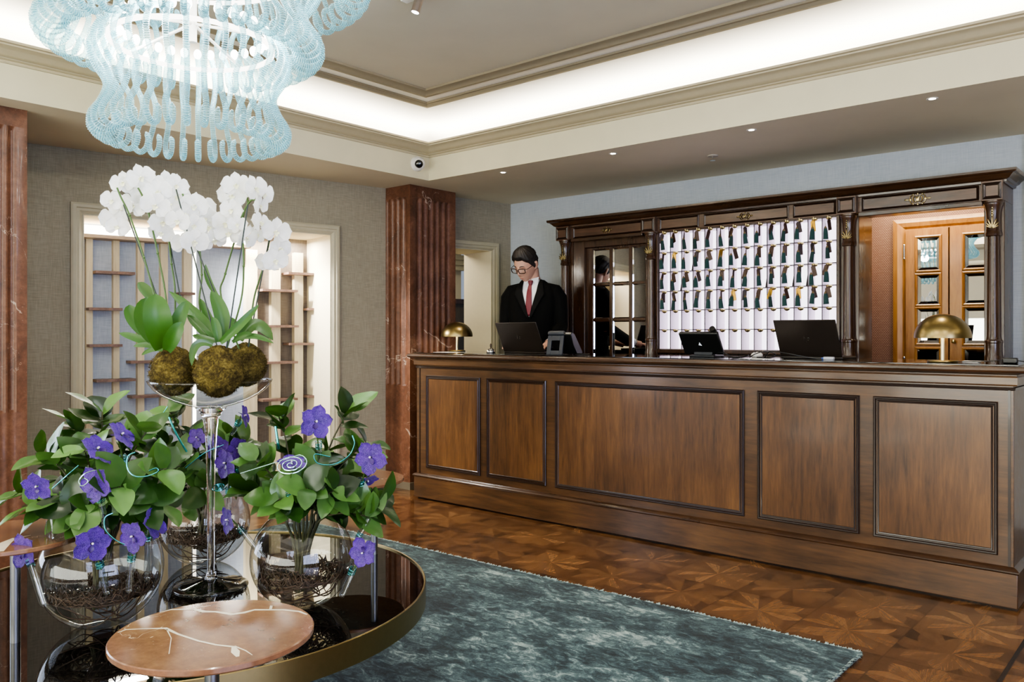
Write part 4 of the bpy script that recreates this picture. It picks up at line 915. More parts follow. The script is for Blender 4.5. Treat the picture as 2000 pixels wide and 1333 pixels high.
def foliage(nm, c, r, tips, D, label, seed, Lm=.095):
    rf = random.Random(seed); t = thing('leafy_branches', label, 'branches', (c.x, c.y, ZG+.02), 0, 'leafy branches in the vases')
    stm = MB(); lv = MB(); top = V((c.x, c.y, ZG+r*1.8))
    for (x, y, dd) in tips:
        tip = at(x, y, D+dd); off = V((tip.x-c.x, tip.y-c.y, 0))
        mid = top+off*.25+V((0, 0, max(0, (tip.z-top.z)*.5)))
        if off.length > r*.45 and tip.z < ZG+r*1.9: mid = top+off*.45+V((0, 0, .03))
        a = V((c.x+rf.uniform(-.03, .03), c.y+rf.uniform(-.03, .03), ZG+.05)); neck = top+off.normalized()*min(.05, off.length*.4)+V((0, 0, -.02))
        path = bez(a, V((c.x, c.y, ZG+r*1.0)), neck, 5)[:-1]+bez(neck, mid, tip, 8)
        stm.tube(path, [.0048-.003*k/len(path) for k in range(len(path))], 6)
        n_ = len(path); dirT = (path[-1]-path[-3]).normalized(); toC = (CAM-tip).normalized()
        phase = rf.uniform(0, 6)
        for k in range(rf.choice([6, 6, 7, 8])):                     # whorl at the tip
            a_ = phase+k*2.4; u = dirT.orthogonal().normalized(); w = dirT.cross(u); rad = u*cos(a_)+w*sin(a_)
            d = dirT*rf.uniform(.15, .9)+rad*rf.uniform(.6, 1.0)+V((0, 0, rf.uniform(-.05, .3)))
            L = Lm*rf.uniform(.75, 1.2)*(1 if k < 6 else .7); bp = tip-dirT*(.010*k)
            if bp.z+d.normalized().z*L < ZG+r*1.52 and rf.random() < .8: d = V((d.x, d.y, abs(d.z)+.35)); bp = bp+V((0, 0, .012))
            leaf(lv, bp, d, V((0, 0, .55))+dirT*.5-rad*.4+toC*rf.uniform(.2, .7), L, L*rf.uniform(.60, .74), rf.uniform(.05, .4), rf.uniform(.08, .3))
        for k in range(rf.choice([3, 4, 4, 5])):                         # pairs further down the stem
            i = int(n_*rf.uniform(.58, .92)); i = min(i, n_-2); p = path[i]; tg = (path[i+1]-path[i]).normalized()
            u = tg.orthogonal().normalized(); w = tg.cross(u); a_ = rf.uniform(0, 6.28); rad = u*cos(a_)+w*sin(a_)
            L = Lm*rf.uniform(.7, 1.05)
            if p.z+(tg*.5+rad).normalized().z*L < ZG+r*1.6: continue
            leaf(lv, p, tg*.5+rad, V((0, 0, 1))+toC*.5+tg*.2, L, L*rf.uniform(.58, .72), rf.uniform(.1, .45), rf.uniform(.1, .3))
    part('stems', stm, BARK, t, smooth=180); part('leaves', lv, LEAF, t, smooth=180, label='glossy oval green leaves')
foliage('left', *VASES[0][:2], [(200, 805, .02), (150, 830, .1), (85, 885, 0), (40, 960, .0), (62, 990, -.05), (105, 975, -.08), (285, 845, -.05), (325, 915, -.12), (165, 880, -.1), (235, 950, -.18), (120, 930, .1), (285, 975, -.14), (140, 1000, -.12), (250, 860, .12), (205, 905, .1), (180, 985, -.1), (320, 985, -.02)], 2.32, 'leafy green branches in the left vase', 21)
foliage('right', *VASES[1][:2], [(545, 815, .02), (680, 805, -.02), (715, 865, .02), (500, 900, -.1), (600, 955, -.16), (545, 975, -.14), (745, 985, .0), (720, 1010, -.06), (650, 960, -.12), (640, 880, .1), (575, 880, .08), (690, 930, .1), (520, 940, .1), (615, 915, -.08), (570, 975, -.1), (650, 985, .02), (475, 955, .02)], 2.48, 'leafy green branches in the right vase', 33)
foliage('back', *VASES[2][:2], [(330, 805, -.05), (370, 850, 0), (300, 850, .05), (440, 885, .0), (355, 900, -.08), (480, 865, .05), (460, 950, .02), (400, 960, -.08), (330, 945, .0), (420, 920, .1), (500, 915, .0), (370, 970, .1), (445, 850, .1)], 2.92, 'leafy green branches in the back vase', 45, .098)

# ================================================================== VANDA FLOWERS IN GLASS TUBES
def vandamat():
    m, nt, out = newmat('purple_vanda_petal'); n = N(nt)
    v = n.node('ShaderNodeTexVoronoi', feature='DISTANCE_TO_EDGE'); n.link(n.coord('Object'), v.inputs['Vector']); v.inputs['Scale'].default_value = 270
    k = n.math('LESS_THAN', v.outputs['Distance'], .11); a = n.noise(n.coord('Object'), 40, 3)
    col = n.mix(n.math('MULTIPLY', k, .22), n.ramp(a, [(.3, '#2a0e5e'), (.7, '#551f98')]), lin('#9a7fd6'))
    p = n.bsdf(col, .5, spec=.3, sheen=.2); t = n.node('ShaderNodeBsdfTranslucent'); n.link(col, t.inputs[0])
    mx = n.node('ShaderNodeMixShader'); mx.inputs[0].default_value = .25; n.link(p, mx.inputs[1]); n.link(t.outputs[0], mx.inputs[2]); n.link(mx.outputs[0], out.inputs[0]); return m
VANDA = vandamat(); VLIP = plain('violet_lip', '#33105e', .4); VCOL = plain('white_column', '#e6dcec', .5); TEAL = plain('teal_wire', '#3f9aa0', .25, metal=1)
def petal(mb_, ang, L, W, cup=.25, r0=.004, nu=7, nv=6, zoff=0, tip=.35):
    rows = []
    for i in range(nu+1):
        u = i/nu; w = W*.5*min(1, (.22+1.5*u))*max(.02, 1-max(0, (u-.45)/.55)**2.6)**.5*(1 if i < nu else tip); row = []
        for j in range(nv+1):
            q = 2*j/nv-1; x = r0+L*u-abs(q)**2*L*.10*u; y = w*q; z = zoff+cup*L*u*u*.5+.10*W*(q*q)*u+.02*W*sin(q*7+u*5)
            row.append(V((x*cos(ang)-y*sin(ang), x*sin(ang)+y*cos(ang), z)))
        rows.append(row)
    mb_.grid(rows)
pm = MB()
for ang, L, W in [(90, .044, .040), (20, .043, .038), (160, .043, .038), (-50, .048, .043), (230, .048, .043)]: petal(pm, radians(ang), L, W, .12)
lm = MB(); petal(lm, radians(-90), .020, .014, .6, .002, zoff=.004); lm.tube([V((0, 0, -.002)), V((0, .010, -.010)), V((0, .018, -.020))], [.003, .002, .001], 6)
cm = MB(); cm.ball((0, .001, .006), (.0030, .0030, .0045), 10, 8)
def facing(pos, yaw, pitch, roll):     # local +Z looks at the camera, then yawed and pitched in degrees
    d = (CAM-pos).normalized(); q = d.to_track_quat('Z', 'Y'); return q @ Quaternion((0, 1, 0), radians(yaw)) @ Quaternion((1, 0, 0), radians(pitch)) @ Quaternion((0, 0, 1), radians(roll))
vproto = {}
def vanda(x, y, D, yaw, pitch, roll, s, tube, label, grp):
    pos = at(x, y, D); t = thing('vanda_orchid', label, 'orchid flower', pos, 0, grp); q = facing(pos, yaw*1.45, pitch*1.3, roll)
    for nm, mb_, mt in (('petals', pm, VANDA), ('lip', lm, VLIP), ('column', cm, VCOL)):
        if nm not in vproto: o = vproto[nm] = obj(nm, mb_, mt, t, smooth=180)
        else: o = vproto[nm].copy(); C.objects.link(o); o.parent = t
        o.rotation_mode = 'QUATERNION'; o.rotation_quaternion = q; o.scale = (s, s, s)
    back = pos+(q @ V((0, 0, -.012)))
    (x0, y0, d0), (x1, y1, d1) = tube; a, b = at(x0, y0, d0), at(x1, y1, d1); ax_ = (b-a).normalized(); L = (b-a).length
    M_ = Matrix.Translation(a-pos) @ ax_.to_track_quat('Z', 'Y').to_matrix().to_4x4(); m_ = MB()
    m_.lathe([(.0096, 0), (.0086, .002), (.0086, L-.008), (.0066, L-.003), (.001, L)], 18, M=M_, cap=False); tb = obj('glass_tube', m_, TUBEG, t, smooth=180)
    m_ = MB(); m_.tube([back-pos, (a-pos)*.6+(back-pos)*.4, a-pos+ax_*.03], .0022, 6); obj('flower_stalk', m_, STEMM, t)
    m_ = MB(); m_.tube([M_ @ V((.0102*cos(k*.8), .0102*sin(k*.8), .004+k*.0006)) for k in range(34)], .0010, 5); obj('wire_tie', m_, TEAL, tb)
    return t
GL, GRt, GB = 'purple orchids at the left vase', 'purple orchids at the right vase', 'purple orchids at the back vase'
vanda(45, 1076, 2.16, -35, 5, 10, 1.0, ((56, 1090, 2.16), (86, 1186, 2.14)), 'purple orchid at the far left hanging outside the left vase', GL)
vanda(180, 1062, 2.12, 8, 15, -12, 1.05, ((193, 1094, 2.13), (209, 1163, 2.16)), 'purple orchid hanging in front of the left vase', GL)
vanda(260, 1048, 2.14, -30, 10, 35, .95, ((258, 1080, 2.16), (251, 1160, 2.18)), 'purple orchid hanging before the right side of the left vase', GL)
vanda(300, 1022, 2.18, 35, -10, 20, .95, ((290, 1040, 2.22), (287, 1135, 2.26)), 'purple orchid drooping at the right shoulder of the left vase', GL)
vanda(187, 945, 2.10, -30, 8, 25, 1.05, ((195, 965, 2.16), (208, 1040, 2.2)), 'purple orchid half hidden by leaves in the middle of the left arrangement', GL)
vanda(72, 950, 2.2, -20, 20, 0, .9, ((95, 980, 2.22), (98, 1070, 2.24)), 'purple orchid behind an oval leaf at the far left', GL)
vanda(190, 878, 2.12, 30, -25, 55, 1.0, ((200, 905, 2.2), (206, 985, 2.26)), 'pale violet orchid tilted at the top of the left arrangement', GL)
vanda(237, 850, 2.16, 40, -25, 40, .95, ((240, 890, 2.25), (245, 960, 2.3)), 'purple orchid beside the tall dark leaf of the left arrangement', GL)
vanda(160, 868, 2.42, -15, 5, 70, .85, ((165, 895, 2.45), (170, 970, 2.45)), 'purple orchid deep inside the left arrangement', GL)
vanda(617, 824, 2.36, 12, 0, -14, 1.08, ((622, 862, 2.42), (625, 940, 2.46)), 'large open purple orchid at the top of the right arrangement', GRt)
vanda(724, 894, 2.38, -14, 4, 30, 1.08, ((706, 935, 2.42), (700, 975, 2.45)), 'large purple orchid at the right side of the right arrangement', GRt)
vanda(570, 905, 2.28, 5, -45, 10, .9, ((565, 960, 2.34), (566, 1028, 2.36)), 'purple orchid under the silvery wire spiral', GRt)
vanda(709, 1080, 2.32, -18, 5, 160, .95, ((691, 1108, 2.34), (666, 1168, 2.36)), 'purple orchid hanging low outside the right vase', GRt)
vanda(718, 938, 2.46, 25, 50, 0, .8, ((697, 1055, 2.42), (722, 1010, 2.44)), 'small pale violet orchid below the large right orchid', GRt)
vanda(445, 1016, 2.42, -45, 5, 20, .9, ((466, 1030, 2.42), (517, 1092, 2.40)), 'violet orchid hanging between the stem glass and the right vase', GRt)
vanda(441, 905, 2.55, -35, 5, 15, 1.05, ((447, 950, 2.6), (446, 1010, 2.62)), 'purple orchid beside the stem of the tall glass', GB)
vanda(477, 812, 2.8, 50, -5, 30, .85, ((468, 822, 2.82), (452, 850, 2.86)), 'small violet orchid standing above the back arrangement', GB)
vanda(427, 872, 2.85, -10, 10, 0, .85, ((430, 905, 2.9), (432, 960, 2.9)), 'purple orchid left of its twin behind the stem glass', GB)
vanda(462, 876, 2.8, 20, 10, 25, .9, ((464, 910, 2.86), (468, 960, 2.88)), 'purple orchid right of its twin behind the stem glass', GB)
vanda(385, 855, 2.85, -20, 0, 40, .8, ((388, 885, 2.88), (390, 950, 2.9)), 'violet orchid left of the tall glass stem', GB)

# ================================================================== TEAL WIRES
def wire(label, pts, r=.0013, mt=TEAL):
    t = tag(obj('wire_curl', MB().tube(pts, r, 6), mt), label, 'wire', 'teal decorative wires'); return t
def spiral(cx, cy, D, rx, turns, tilt, n=90, r0=.06):
    c = at(cx, cy, D); u = RGT; w = (FWD*cos(radians(tilt))+UP*sin(radians(tilt))); R_ = rx*D/FPX
    return [c+(u*cos(a*2*pi)+w*sin(a*2*pi))*(R_*(r0+(1-r0)*a/turns)) for a in [turns*k/n for k in range(n+1)]]
SILV = plain('silvery_teal_wire', '#9fc4c4', .2, metal=1)
wire('round silvery wire spiral at the front of the right arrangement', spiral(568, 908, 2.22, 32, 3.2, 30)+[at(470, 925, 2.3)], .0015, SILV)
def arc(px): return [p for i in range(len(px)-1) for p in [at(*[px[i][k]+(px[i+1][k]-px[i][k])*q/6 for k in range(3)]) for q in range(6)]]
def curve(px):
    out = []; P_ = px
    for i in range(len(P_)-1):
        a, b, c, d = P_[max(i-1, 0)], P_[i], P_[i+1], P_[min(i+2, len(P_)-1)]
        for k in range(8):
            u = k/8; out.append(at(*[.5*((2*b[j])+(c[j]-a[j])*u+(2*a[j]-5*b[j]+4*c[j]-d[j])*u*u+(3*b[j]-a[j]-3*c[j]+d[j])*u**3) for j in range(3)]))
    return out
wire('teal wire loop around the upper right of the right arrangement', curve([(645, 893, 2.3), (615, 888, 2.3), (620, 905, 2.28), (650, 908, 2.28), (680, 892, 2.3), (692, 868, 2.34), (688, 850, 2.36)]), .0016)
wire('teal wire curling over a leaf of the left arrangement', curve([(264, 884, 2.05), (250, 892, 2.05), (249, 915, 2.03), (262, 930, 2.0), (285, 931, 1.99), (308, 922, 1.98), (305, 915, 1.98), (290, 921, 1.98)]), .0016)
wire('pale wire loop on the left side of the left arrangement', curve([(186, 919, 2.08), (165, 926, 2.06), (154, 940, 2.05), (160, 950, 2.04), (172, 941, 2.05), (163, 934, 2.05)]), .0015, SILV)
wire('straight teal wire leaning across the left arrangement', curve([(102, 955, 2.1), (130, 930, 2.1), (155, 908, 2.12)]), .0014)
wire('teal wire hanging down before the left vase', curve([(220, 1003, 2.05), (205, 1012, 2.04), (206, 1035, 2.03), (225, 1055, 2.03), (245, 1065, 2.04)]), .0015)
wire('small teal wire coil beside the tall glass stem', spiral(428, 952, 2.5, 14, 3, 25), .0015)
wire('teal wire band wound on the bare branch left of the goblet', curve([(330, 815, 2.7), (338, 835, 2.7), (352, 862, 2.7), (366, 885, 2.7)]), .0035)
wire('teal wire band on the upright branch of the right arrangement', curve([(538, 833, 2.44), (541, 855, 2.44), (545, 880, 2.44)]), .0040)
wire('thin teal wire slanting through the back arrangement', curve([(362, 915, 2.6), (400, 885, 2.62), (440, 868, 2.65)]), .0012)
wire('thin teal wire slanting up the leaves left of the goblet', curve([(298, 835, 2.5), (318, 808, 2.5), (328, 793, 2.5)]), .0014)

# ================================================================== TALL STEM GLASS
fc = onz(412, 1145, ZG); gob = thing('footed_glass_bowl', 'tall clear glass footed bowl holding the white orchids', 'glass bowl', (fc.x, fc.y, ZG))
zr = 1.053-ZG
m_ = MB(); m_.lathe([(.192, zr), (.194, zr-.001), (.190, zr-.010), (.175, zr-.030), (.150, zr-.050), (.115, zr-.068), (.075, zr-.082), (.045, zr-.090), (.001, zr-.092)], 72, cap=False); obj('bowl', m_, GLASS, gob, smooth=180)
m_ = MB(); m_.lathe([(.001, zr-.091), (.050, zr-.091), (.036, zr-.104), (.026, zr-.125), (.020, zr-.16), (.0155, zr-.24), (.0125, zr-.36), (.0115, zr-.50), (.012, .05), (.016, .035), (.022, .026), (.001, .024)], 28); 
def solidglass():
    m, nt, out = newmat('solid_glass'); n = N(nt); n.link(n.bsdf((1, 1, 1, 1), 0, trans=1, ior=1.45), out.inputs[0]); return m
obj('stem', m_, solidglass(), gob, smooth=180)
m_ = MB(); m_.lathe([(.001, .026), (.022, .025), (.05, .016), (.09, .008), (.115, .004), (.117, .002), (.115, 0), (.001, 0)], 64, cap=False); obj('foot', m_, GLASS, gob, smooth=180)

# ================================================================== WHITE ORCHIDS ON MOSS BALLS
def mossmat():
    m, nt, out = newmat('moss'); n = N(nt)
    a = n.noise(n.pos(), 28, 4, .7); b = n.noise(n.pos(), 150, 2)
    col = n.ramp(n.math('ADD', n.math('MULTIPLY', a, .6), n.math('MULTIPLY', b, .4)), [(.32, '#221c0f'), (.46, '#42381e'), (.56, '#5e5229'), (.70, '#857743')])
    n.link(n.bsdf(col, .9, spec=.1), out.inputs[0]); return m
MOSS = mossmat()
def whitepetal():
    m, nt, out = newmat('white_orchid_petal'); n = N(nt); c_ = n.ramp(n.noise(n.coord('Object'), 60, 3), [(.3, '#f1f0ea'), (.7, '#ffffff')])
    p = n.bsdf(c_, .55, spec=.25); t = n.node('ShaderNodeBsdfTranslucent'); t.inputs[0].default_value = (1, 1, .97, 1)
    mx = n.node('ShaderNodeMixShader'); mx.inputs[0].default_value = .4; n.link(p, mx.inputs[1]); n.link(t.outputs[0], mx.inputs[2]); n.link(mx.outputs[0], out.inputs[0]); return m
WPET = whitepetal(); WLIP = plain('pale_yellow_lip', '#efeecb', .5, var=.1); STICK = plain('dark_green_stick', '#16261a', .5)
fpm = MB()
for ang, L, W in [(90, .040, .030), (215, .038, .028), (325, .038, .028)]: petal(fpm, radians(ang), L, W, .10, .003, zoff=-.002)
for ang in (8, 172): petal(fpm, radians(ang), .044, .054, .10, .002, zoff=.001, tip=.5)
flm = MB(); petal(flm, radians(-90), .014, .010, .9, .001, zoff=.003); petal(flm, radians(-30), .009, .008, 1.2, .001, zoff=.003); petal(flm, radians(210), .009, .008, 1.2, .001, zoff=.003); flm.ball((0, .002, .006), (.003, .003, .005), 8, 6)
fproto = {}
def c10(x, y): return (180+x/4.762, 310+y/4.762)
def c11(x, y): return (220+x/5.126, 540+y/5.126)
KS = [dict(ball=(340, 727, 2.60, .071), label='white moth orchid growing from the left moss ball in the glass bowl', seed=1), dict(ball=(427, 728, 2.54, .073), label='white moth orchid growing from the front moss ball in the glass bowl', seed=2), dict(ball=(479, 714, 2.72, .066), label='white moth orchid growing from the dark right moss ball in the glass bowl', seed=3)]
for k in KS:
    x, y, D, r = k['ball']; c = at(x, y, D); k['c'] = c
    t = k['t'] = thing('potted_orchid', k['label'], 'orchid', c, 0, 'white orchids on moss balls')
    rm_ = random.Random(k['seed']); m_ = MB(); rows = []
    for i in range(29):
        el = -pi/2+pi*(i+.01)/28.02; row = []
        for q in range(44):
            az = 2*pi*q/44; d = V((cos(az)*cos(el), sin(az)*cos(el), sin(el))); rr_ = r*(1+.05*sin(5*az+3*sin(4*el))+.035*rm_.uniform(-1, 1)+(.10*max(0, d.z)**4))
            row.append(d*rr_)
        rows.append(row)
    m_.loft(rows)
    for q in range(2600):
        d = V((rm_.gauss(0, 1), rm_.gauss(0, 1), rm_.gauss(0, 1))).normalized(); u = d.orthogonal().normalized(); u = (u*cos(q)+d.cross(u)*sin(q)); p = d*(r*1.0*(1+.05*rm_.random()))
        e = p+(u*.7+d*.7)*rm_.uniform(.005, .011); s = d.cross(u)*.0009; m_.add([p-s, p+s, e], [(0, 1, 2)])
    obj('moss_ball', m_, MOSS, t, smooth=180)
def strap(k, pts, w, D, dD=(0, 0, 0), dark=False, face=.8):
    t = KS[k]['t']; P3 = [at(*c11(*p), D+dD[i]) for i, p in enumerate(pts)]; W = w/5.126*D/FPX; ctrl = P3[1]*2-(P3[0]+P3[2])*.5; c = bez(P3[0], ctrl, P3[2], 12); rows = []
    for i, p in enumerate(c):
        u = i/12; tg = (c[min(i+1, 12)]-c[max(i-1, 0)]).normalized(); nr = ((CAM-p).normalized()*face+UP*(1-face)); nr = (nr-tg*nr.dot(tg)).normalized(); s = tg.cross(nr)
        ww = W*.5*(.30+.70*sin(pi*min(1, u*.80+.12)))*max(0.03, 1-max(0, (u-.80)/.2)**2.2)**.6
        rows.append([p+s*(ww*q)+nr*(abs(q)**1.3*ww*.30) for q in (-1, -.66, -.33, 0, .33, .66, 1)])
    part('leaf', MB().grid(rows), LEAF2 if not dark else LEAF, t, smooth=180)
for a in [(0, [(500, 720), (450, 440), (430, 178)], 265, 2.56, (0, -.05, -.04)), (0, [(485, 700), (320, 450), (350, 212)], 190, 2.60, (0, -.01, 0)), (0, [(470, 680), (240, 450), (170, 285)], 165, 2.64), (0, [(550, 720), (650, 460), (742, 245)], 140, 2.58, (0, -.03, -.02)),
          (0, [(545, 745), (610, 600), (695, 458)], 150, 2.52, (0, -.03, -.03)), (0, [(490, 725), (290, 640), (62, 568)], 85, 2.6), (0, [(490, 738), (350, 690), (208, 702)], 58, 2.58), (0, [(500, 745), (400, 735), (290, 790)], 48, 2.56), (0, [(430, 260), (340, 150), (255, 62)], 110, 2.70, (0, 0, 0), True),
          (1, [(1120, 640), (1090, 380), (985, 150)], 150, 2.58), (1, [(1050, 660), (880, 430), (565, 150)], 110, 2.60, (-.03, 0, .04)), (1, [(1060, 660), (1040, 520), (1000, 410)], 90, 2.55), (1, [(1080, 665), (1260, 500), (1462, 285)], 88, 2.52, (0, 0, .02)),
          (1, [(1040, 650), (910, 625), (800, 590)], 70, 2.56, (0, 0, 0), True), (1, [(1000, 690), (840, 690), (792, 895)], 80, 2.44, (0, -.02, -.04), True), (1, [(1060, 640), (960, 420), (880, 225)], 80, 2.62), (1, [(1010, 650), (880, 520), (745, 385)], 95, 2.58, (0, 0, 0), True), (2, [(1050, 200), (960, 40), (930, -120)], 60, 2.8, (0, 0, 0), True),
          (2, [(1200, 660), (1390, 600), (1612, 672)], 60, 2.60), (2, [(1270, 640), (1430, 490), (1605, 640)], 130, 2.66, (0, 0, -.02), True), (2, [(1270, 600), (1220, 480), (1160, 420)], 70, 2.7), (2, [(1220, 640), (1300, 590), (1400, 575)], 60, 2.58)]: strap(*a)
def stem(k, px, D, r=.0030, m=STEMM, nm='flower_stem'):
    o = part(nm, MB().tube(curve([(x, y, D+dd) for x, y, dd in px]), r, 8), m, KS[k]['t'], smooth=180)
    if nm == 'flower_stem':
        nb = MB()
        for q in (2, 3):
            if q < len(px)-1: p = at(px[q][0], px[q][1], D+px[q][2]); nb.ball(p, (r*1.5, r*1.5, r*1.6), 8, 6)
        if nb.v: part('stem_node', nb, STEMM, o)
stem(0, [(333, 700, 0), (305, 590, 0), (281, 503, -.02), (253, 421, -.03), (236, 385, -.04), (228, 365, -.05)], 2.62)
stem(0, [(336, 700, 0), (323, 575, 0), (308, 495, 0), (295, 436, -.02), (283, 395, -.03), (268, 365, -.03), (250, 350, -.03)], 2.62)
stem(0, [(340, 700, 0), (342, 575, .04), (335, 516, .04), (327, 449, .03), (318, 410, .02), (310, 370, 0)], 2.62)
stem(1, [(415, 690, 0), (390, 600, .04), (394, 537, .04), (386, 465, .03), (372, 420, .02), (355, 375, 0)], 2.6)
stem(2, [(470, 690, 0), (432, 580, .04), (440, 535, .04), (472, 425, .02), (484, 395, 0), (476, 372, 0)], 2.68)
stem(1, [(440, 690, 0), (470, 590, .02), (476, 520, .02), (474, 428, .02), (490, 392, .01), (505, 395, 0)], 2.6)
stem(2, [(485, 690, 0), (495, 589, 0), (516, 516, 0), (530, 450, 0), (533, 430, 0)], 2.7)
for k, a, b, D in [(0, (347, 690), (236, 386), 2.66), (0, (356, 600), (326, 446), 2.66), (1, (428, 692), (344, 370), 2.55), (1, (440, 695), (484, 400), 2.54), (2, (482, 690), (533, 430), 2.69), (1, (430, 600), (372, 455), 2.6)]:
    part('support_stick', MB().tube([at(*a, D), at(*b, D)], .0022, 8), STICK, KS[k]['t'], label='thin dark support stick')
rf = random.Random(99)
FL = [(0, 290, 230), (0, 455, 175), (0, 380, 235), (0, 560, 240), (0, 690, 225), (0, 190, 395), (0, 205, 560), (0, 380, 440), (0, 500, 330), (0, 590, 440), (0, 780, 255), (0, 640, 690), (0, 650, 590), (0, 270, 440), (0, 240, 640), (0, 610, 310),
      (1, 720, 420), (1, 800, 580), (1, 860, 800), (1, 950, 770), (1, 950, 440), (1, 1020, 460), (1, 950, 620), (1, 1080, 640), (1, 1130, 760), (1, 870, 520), (1, 790, 350), (1, 1040, 560),
      (2, 1340, 250), (2, 1300, 350), (2, 1300, 480), (2, 1270, 700), (2, 1350, 610), (2, 1250, 600), (1, 1515, 280), (1, 1560, 440), (1, 1430, 740), (1, 1560, 600), (1, 1530, 710),
      (2, 1710, 680), (2, 1740, 840), (2, 1640, 970), (2, 1700, 950), (1, 1590, 330)]
CENT = {0: (450, 420), 1: (920, 560), 2: (1450, 520)}
for k, x, y in FL:
    X_, Y_ = c10(x, y); D = 2.62+rf.uniform(-.09, .08); pos = at(X_, Y_, D); t = KS[k]['t']
    sx = (x-CENT[k][0])/250; yaw = max(-50, min(50, sx*22+rf.uniform(-18, 18))); pitch = rf.uniform(-22, 18); s = rf.uniform(.92, 1.12)*(.72 if (x, y) in ((1560, 440), (1530, 710), (1350, 610)) else 1)
    q = facing(pos, yaw, pitch, rf.uniform(-22, 22))
    o = fproto.get('f')
    if o is None: o = fproto['f'] = obj('flower', fpm, WPET, t, smooth=180); l_ = fproto['l'] = obj('lip', flm, WLIP, o, smooth=180)
    else:
        o = o.copy(); C.objects.link(o); o.parent = t; l_ = fproto['l'].copy(); C.objects.link(l_); l_.parent = o
    o.location = pos-t.location; o.rotation_mode = 'QUATERNION'; o.rotation_quaternion = q; o.scale = (s, s, s)

# ================================================================== CHANDELIER
CHC = at(377, 83, 2.64); CH = thing('chandelier', 'tiered chandelier of twisted pale aqua glass tubes with white lit rings', 'chandelier', (CHC.x, CHC.y, CT))
def aqua():
    m, nt, out = newmat('aqua_twisted_glass'); n = N(nt); c_ = lin('#e2f2f2')
    tr = n.node('ShaderNodeBsdfTransparent'); tr.inputs[0].default_value = lin('#eef8f8')
    tl = n.node('ShaderNodeBsdfTranslucent'); tl.inputs[0].default_value = c_
    gl = n.node('ShaderNodeBsdfPrincipled'); gl.inputs['Base Color'].default_value = lin('#cbe4e8'); gl.inputs['Roughness'].default_value = .08; gl.inputs['Coat Weight'].default_value = .6
    gl.inputs['Emission Color'].default_value = lin('#bfe6ec'); gl.inputs['Emission Strength'].default_value = .22  # weak emission stands in for bulb light caught in the tubes
    a = n.node('ShaderNodeMixShader'); a.inputs[0].default_value = .5; n.link(tl.outputs[0], a.inputs[1]); n.link(gl.outputs[0], a.inputs[2])
    lw_ = n.node('ShaderNodeLayerWeight'); lw_.inputs[0].default_value = .4
    b = n.node('ShaderNodeMixShader'); n.link(n.math('ADD', .32, n.math('MULTIPLY', lw_.outputs['Facing'], .6), clamp=True), b.inputs[0]); n.link(tr.outputs[0], b.inputs[1]); n.link(a.outputs[0], b.inputs[2])
    n.link(b.outputs[0], out.inputs[0]); return m
AQUA = aqua()
def groove():
    m, nt, out = newmat('clear_aqua_glass'); n = N(nt); lw_ = n.node('ShaderNodeLayerWeight'); lw_.inputs[0].default_value = .4
    tr = n.node('ShaderNodeBsdfTransparent'); tr.inputs[0].default_value = lin('#d4ecf0'); g = n.bsdf(lin('#93c3cf'), .08, spec=.8)
    b = n.node('ShaderNodeMixShader'); n.link(n.math('ADD', .12, n.math('MULTIPLY', lw_.outputs['Facing'], .7), clamp=True), b.inputs[0]); n.link(tr.outputs[0], b.inputs[1]); n.link(g, b.inputs[2]); n.link(b.outputs[0], out.inputs[0]); return m
GROOVE = groove(); BULB = emitmat('frosted_bulb', '#fffaf0', 8.0); RINGM = emitmat('lit_ring', '#fff8ee', 4.5)
def ribbed(o, per=10**9):
    o.data.materials.append(GROOVE)
    for p in o.data.polygons:
        if (p.index % per)//9 % 3: p.material_index = 1
    return o
def smoothpath(P_, n):
    out = []
    for i in range(len(P_)-1):
        a, b, c, d = P_[max(i-1, 0)], P_[i], P_[i+1], P_[min(i+2, len(P_)-1)]
        for k in range(n):
            u = k/n; out.append(tuple(.5*((2*b[j])+(c[j]-a[j])*u+(2*a[j]-5*b[j]+4*c[j]-d[j])*u*u+(3*b[j]-a[j]-3*c[j]+d[j])*u**3) for j in (0, 1)))
    out.append(P_[-1]); return out
def glasstube(prof, rad, step=.0021, sides=9):
    P_ = [V((x, 0, z)) for x, z in smoothpath(prof, 24)]; d = [0]
    for a, b in zip(P_, P_[1:]): d.append(d[-1]+(b-a).length)
    tot = d[-1]; n = int(tot/step); pts = []; rr_ = []; j = 0
    for k in range(n+1):
        s = tot*k/n
        while j < len(d)-2 and d[j+1] < s: j += 1
        u = (s-d[j])/max(1e-9, d[j+1]-d[j]); pts.append(P_[j].lerp(P_[j+1], u)); e = min(1, (tot-s)/.02+.35)
        rr_.append(rad*e*(.72 if k % 3 == 2 else 1.0))
    return MB().tube(pts, rr_, sides)
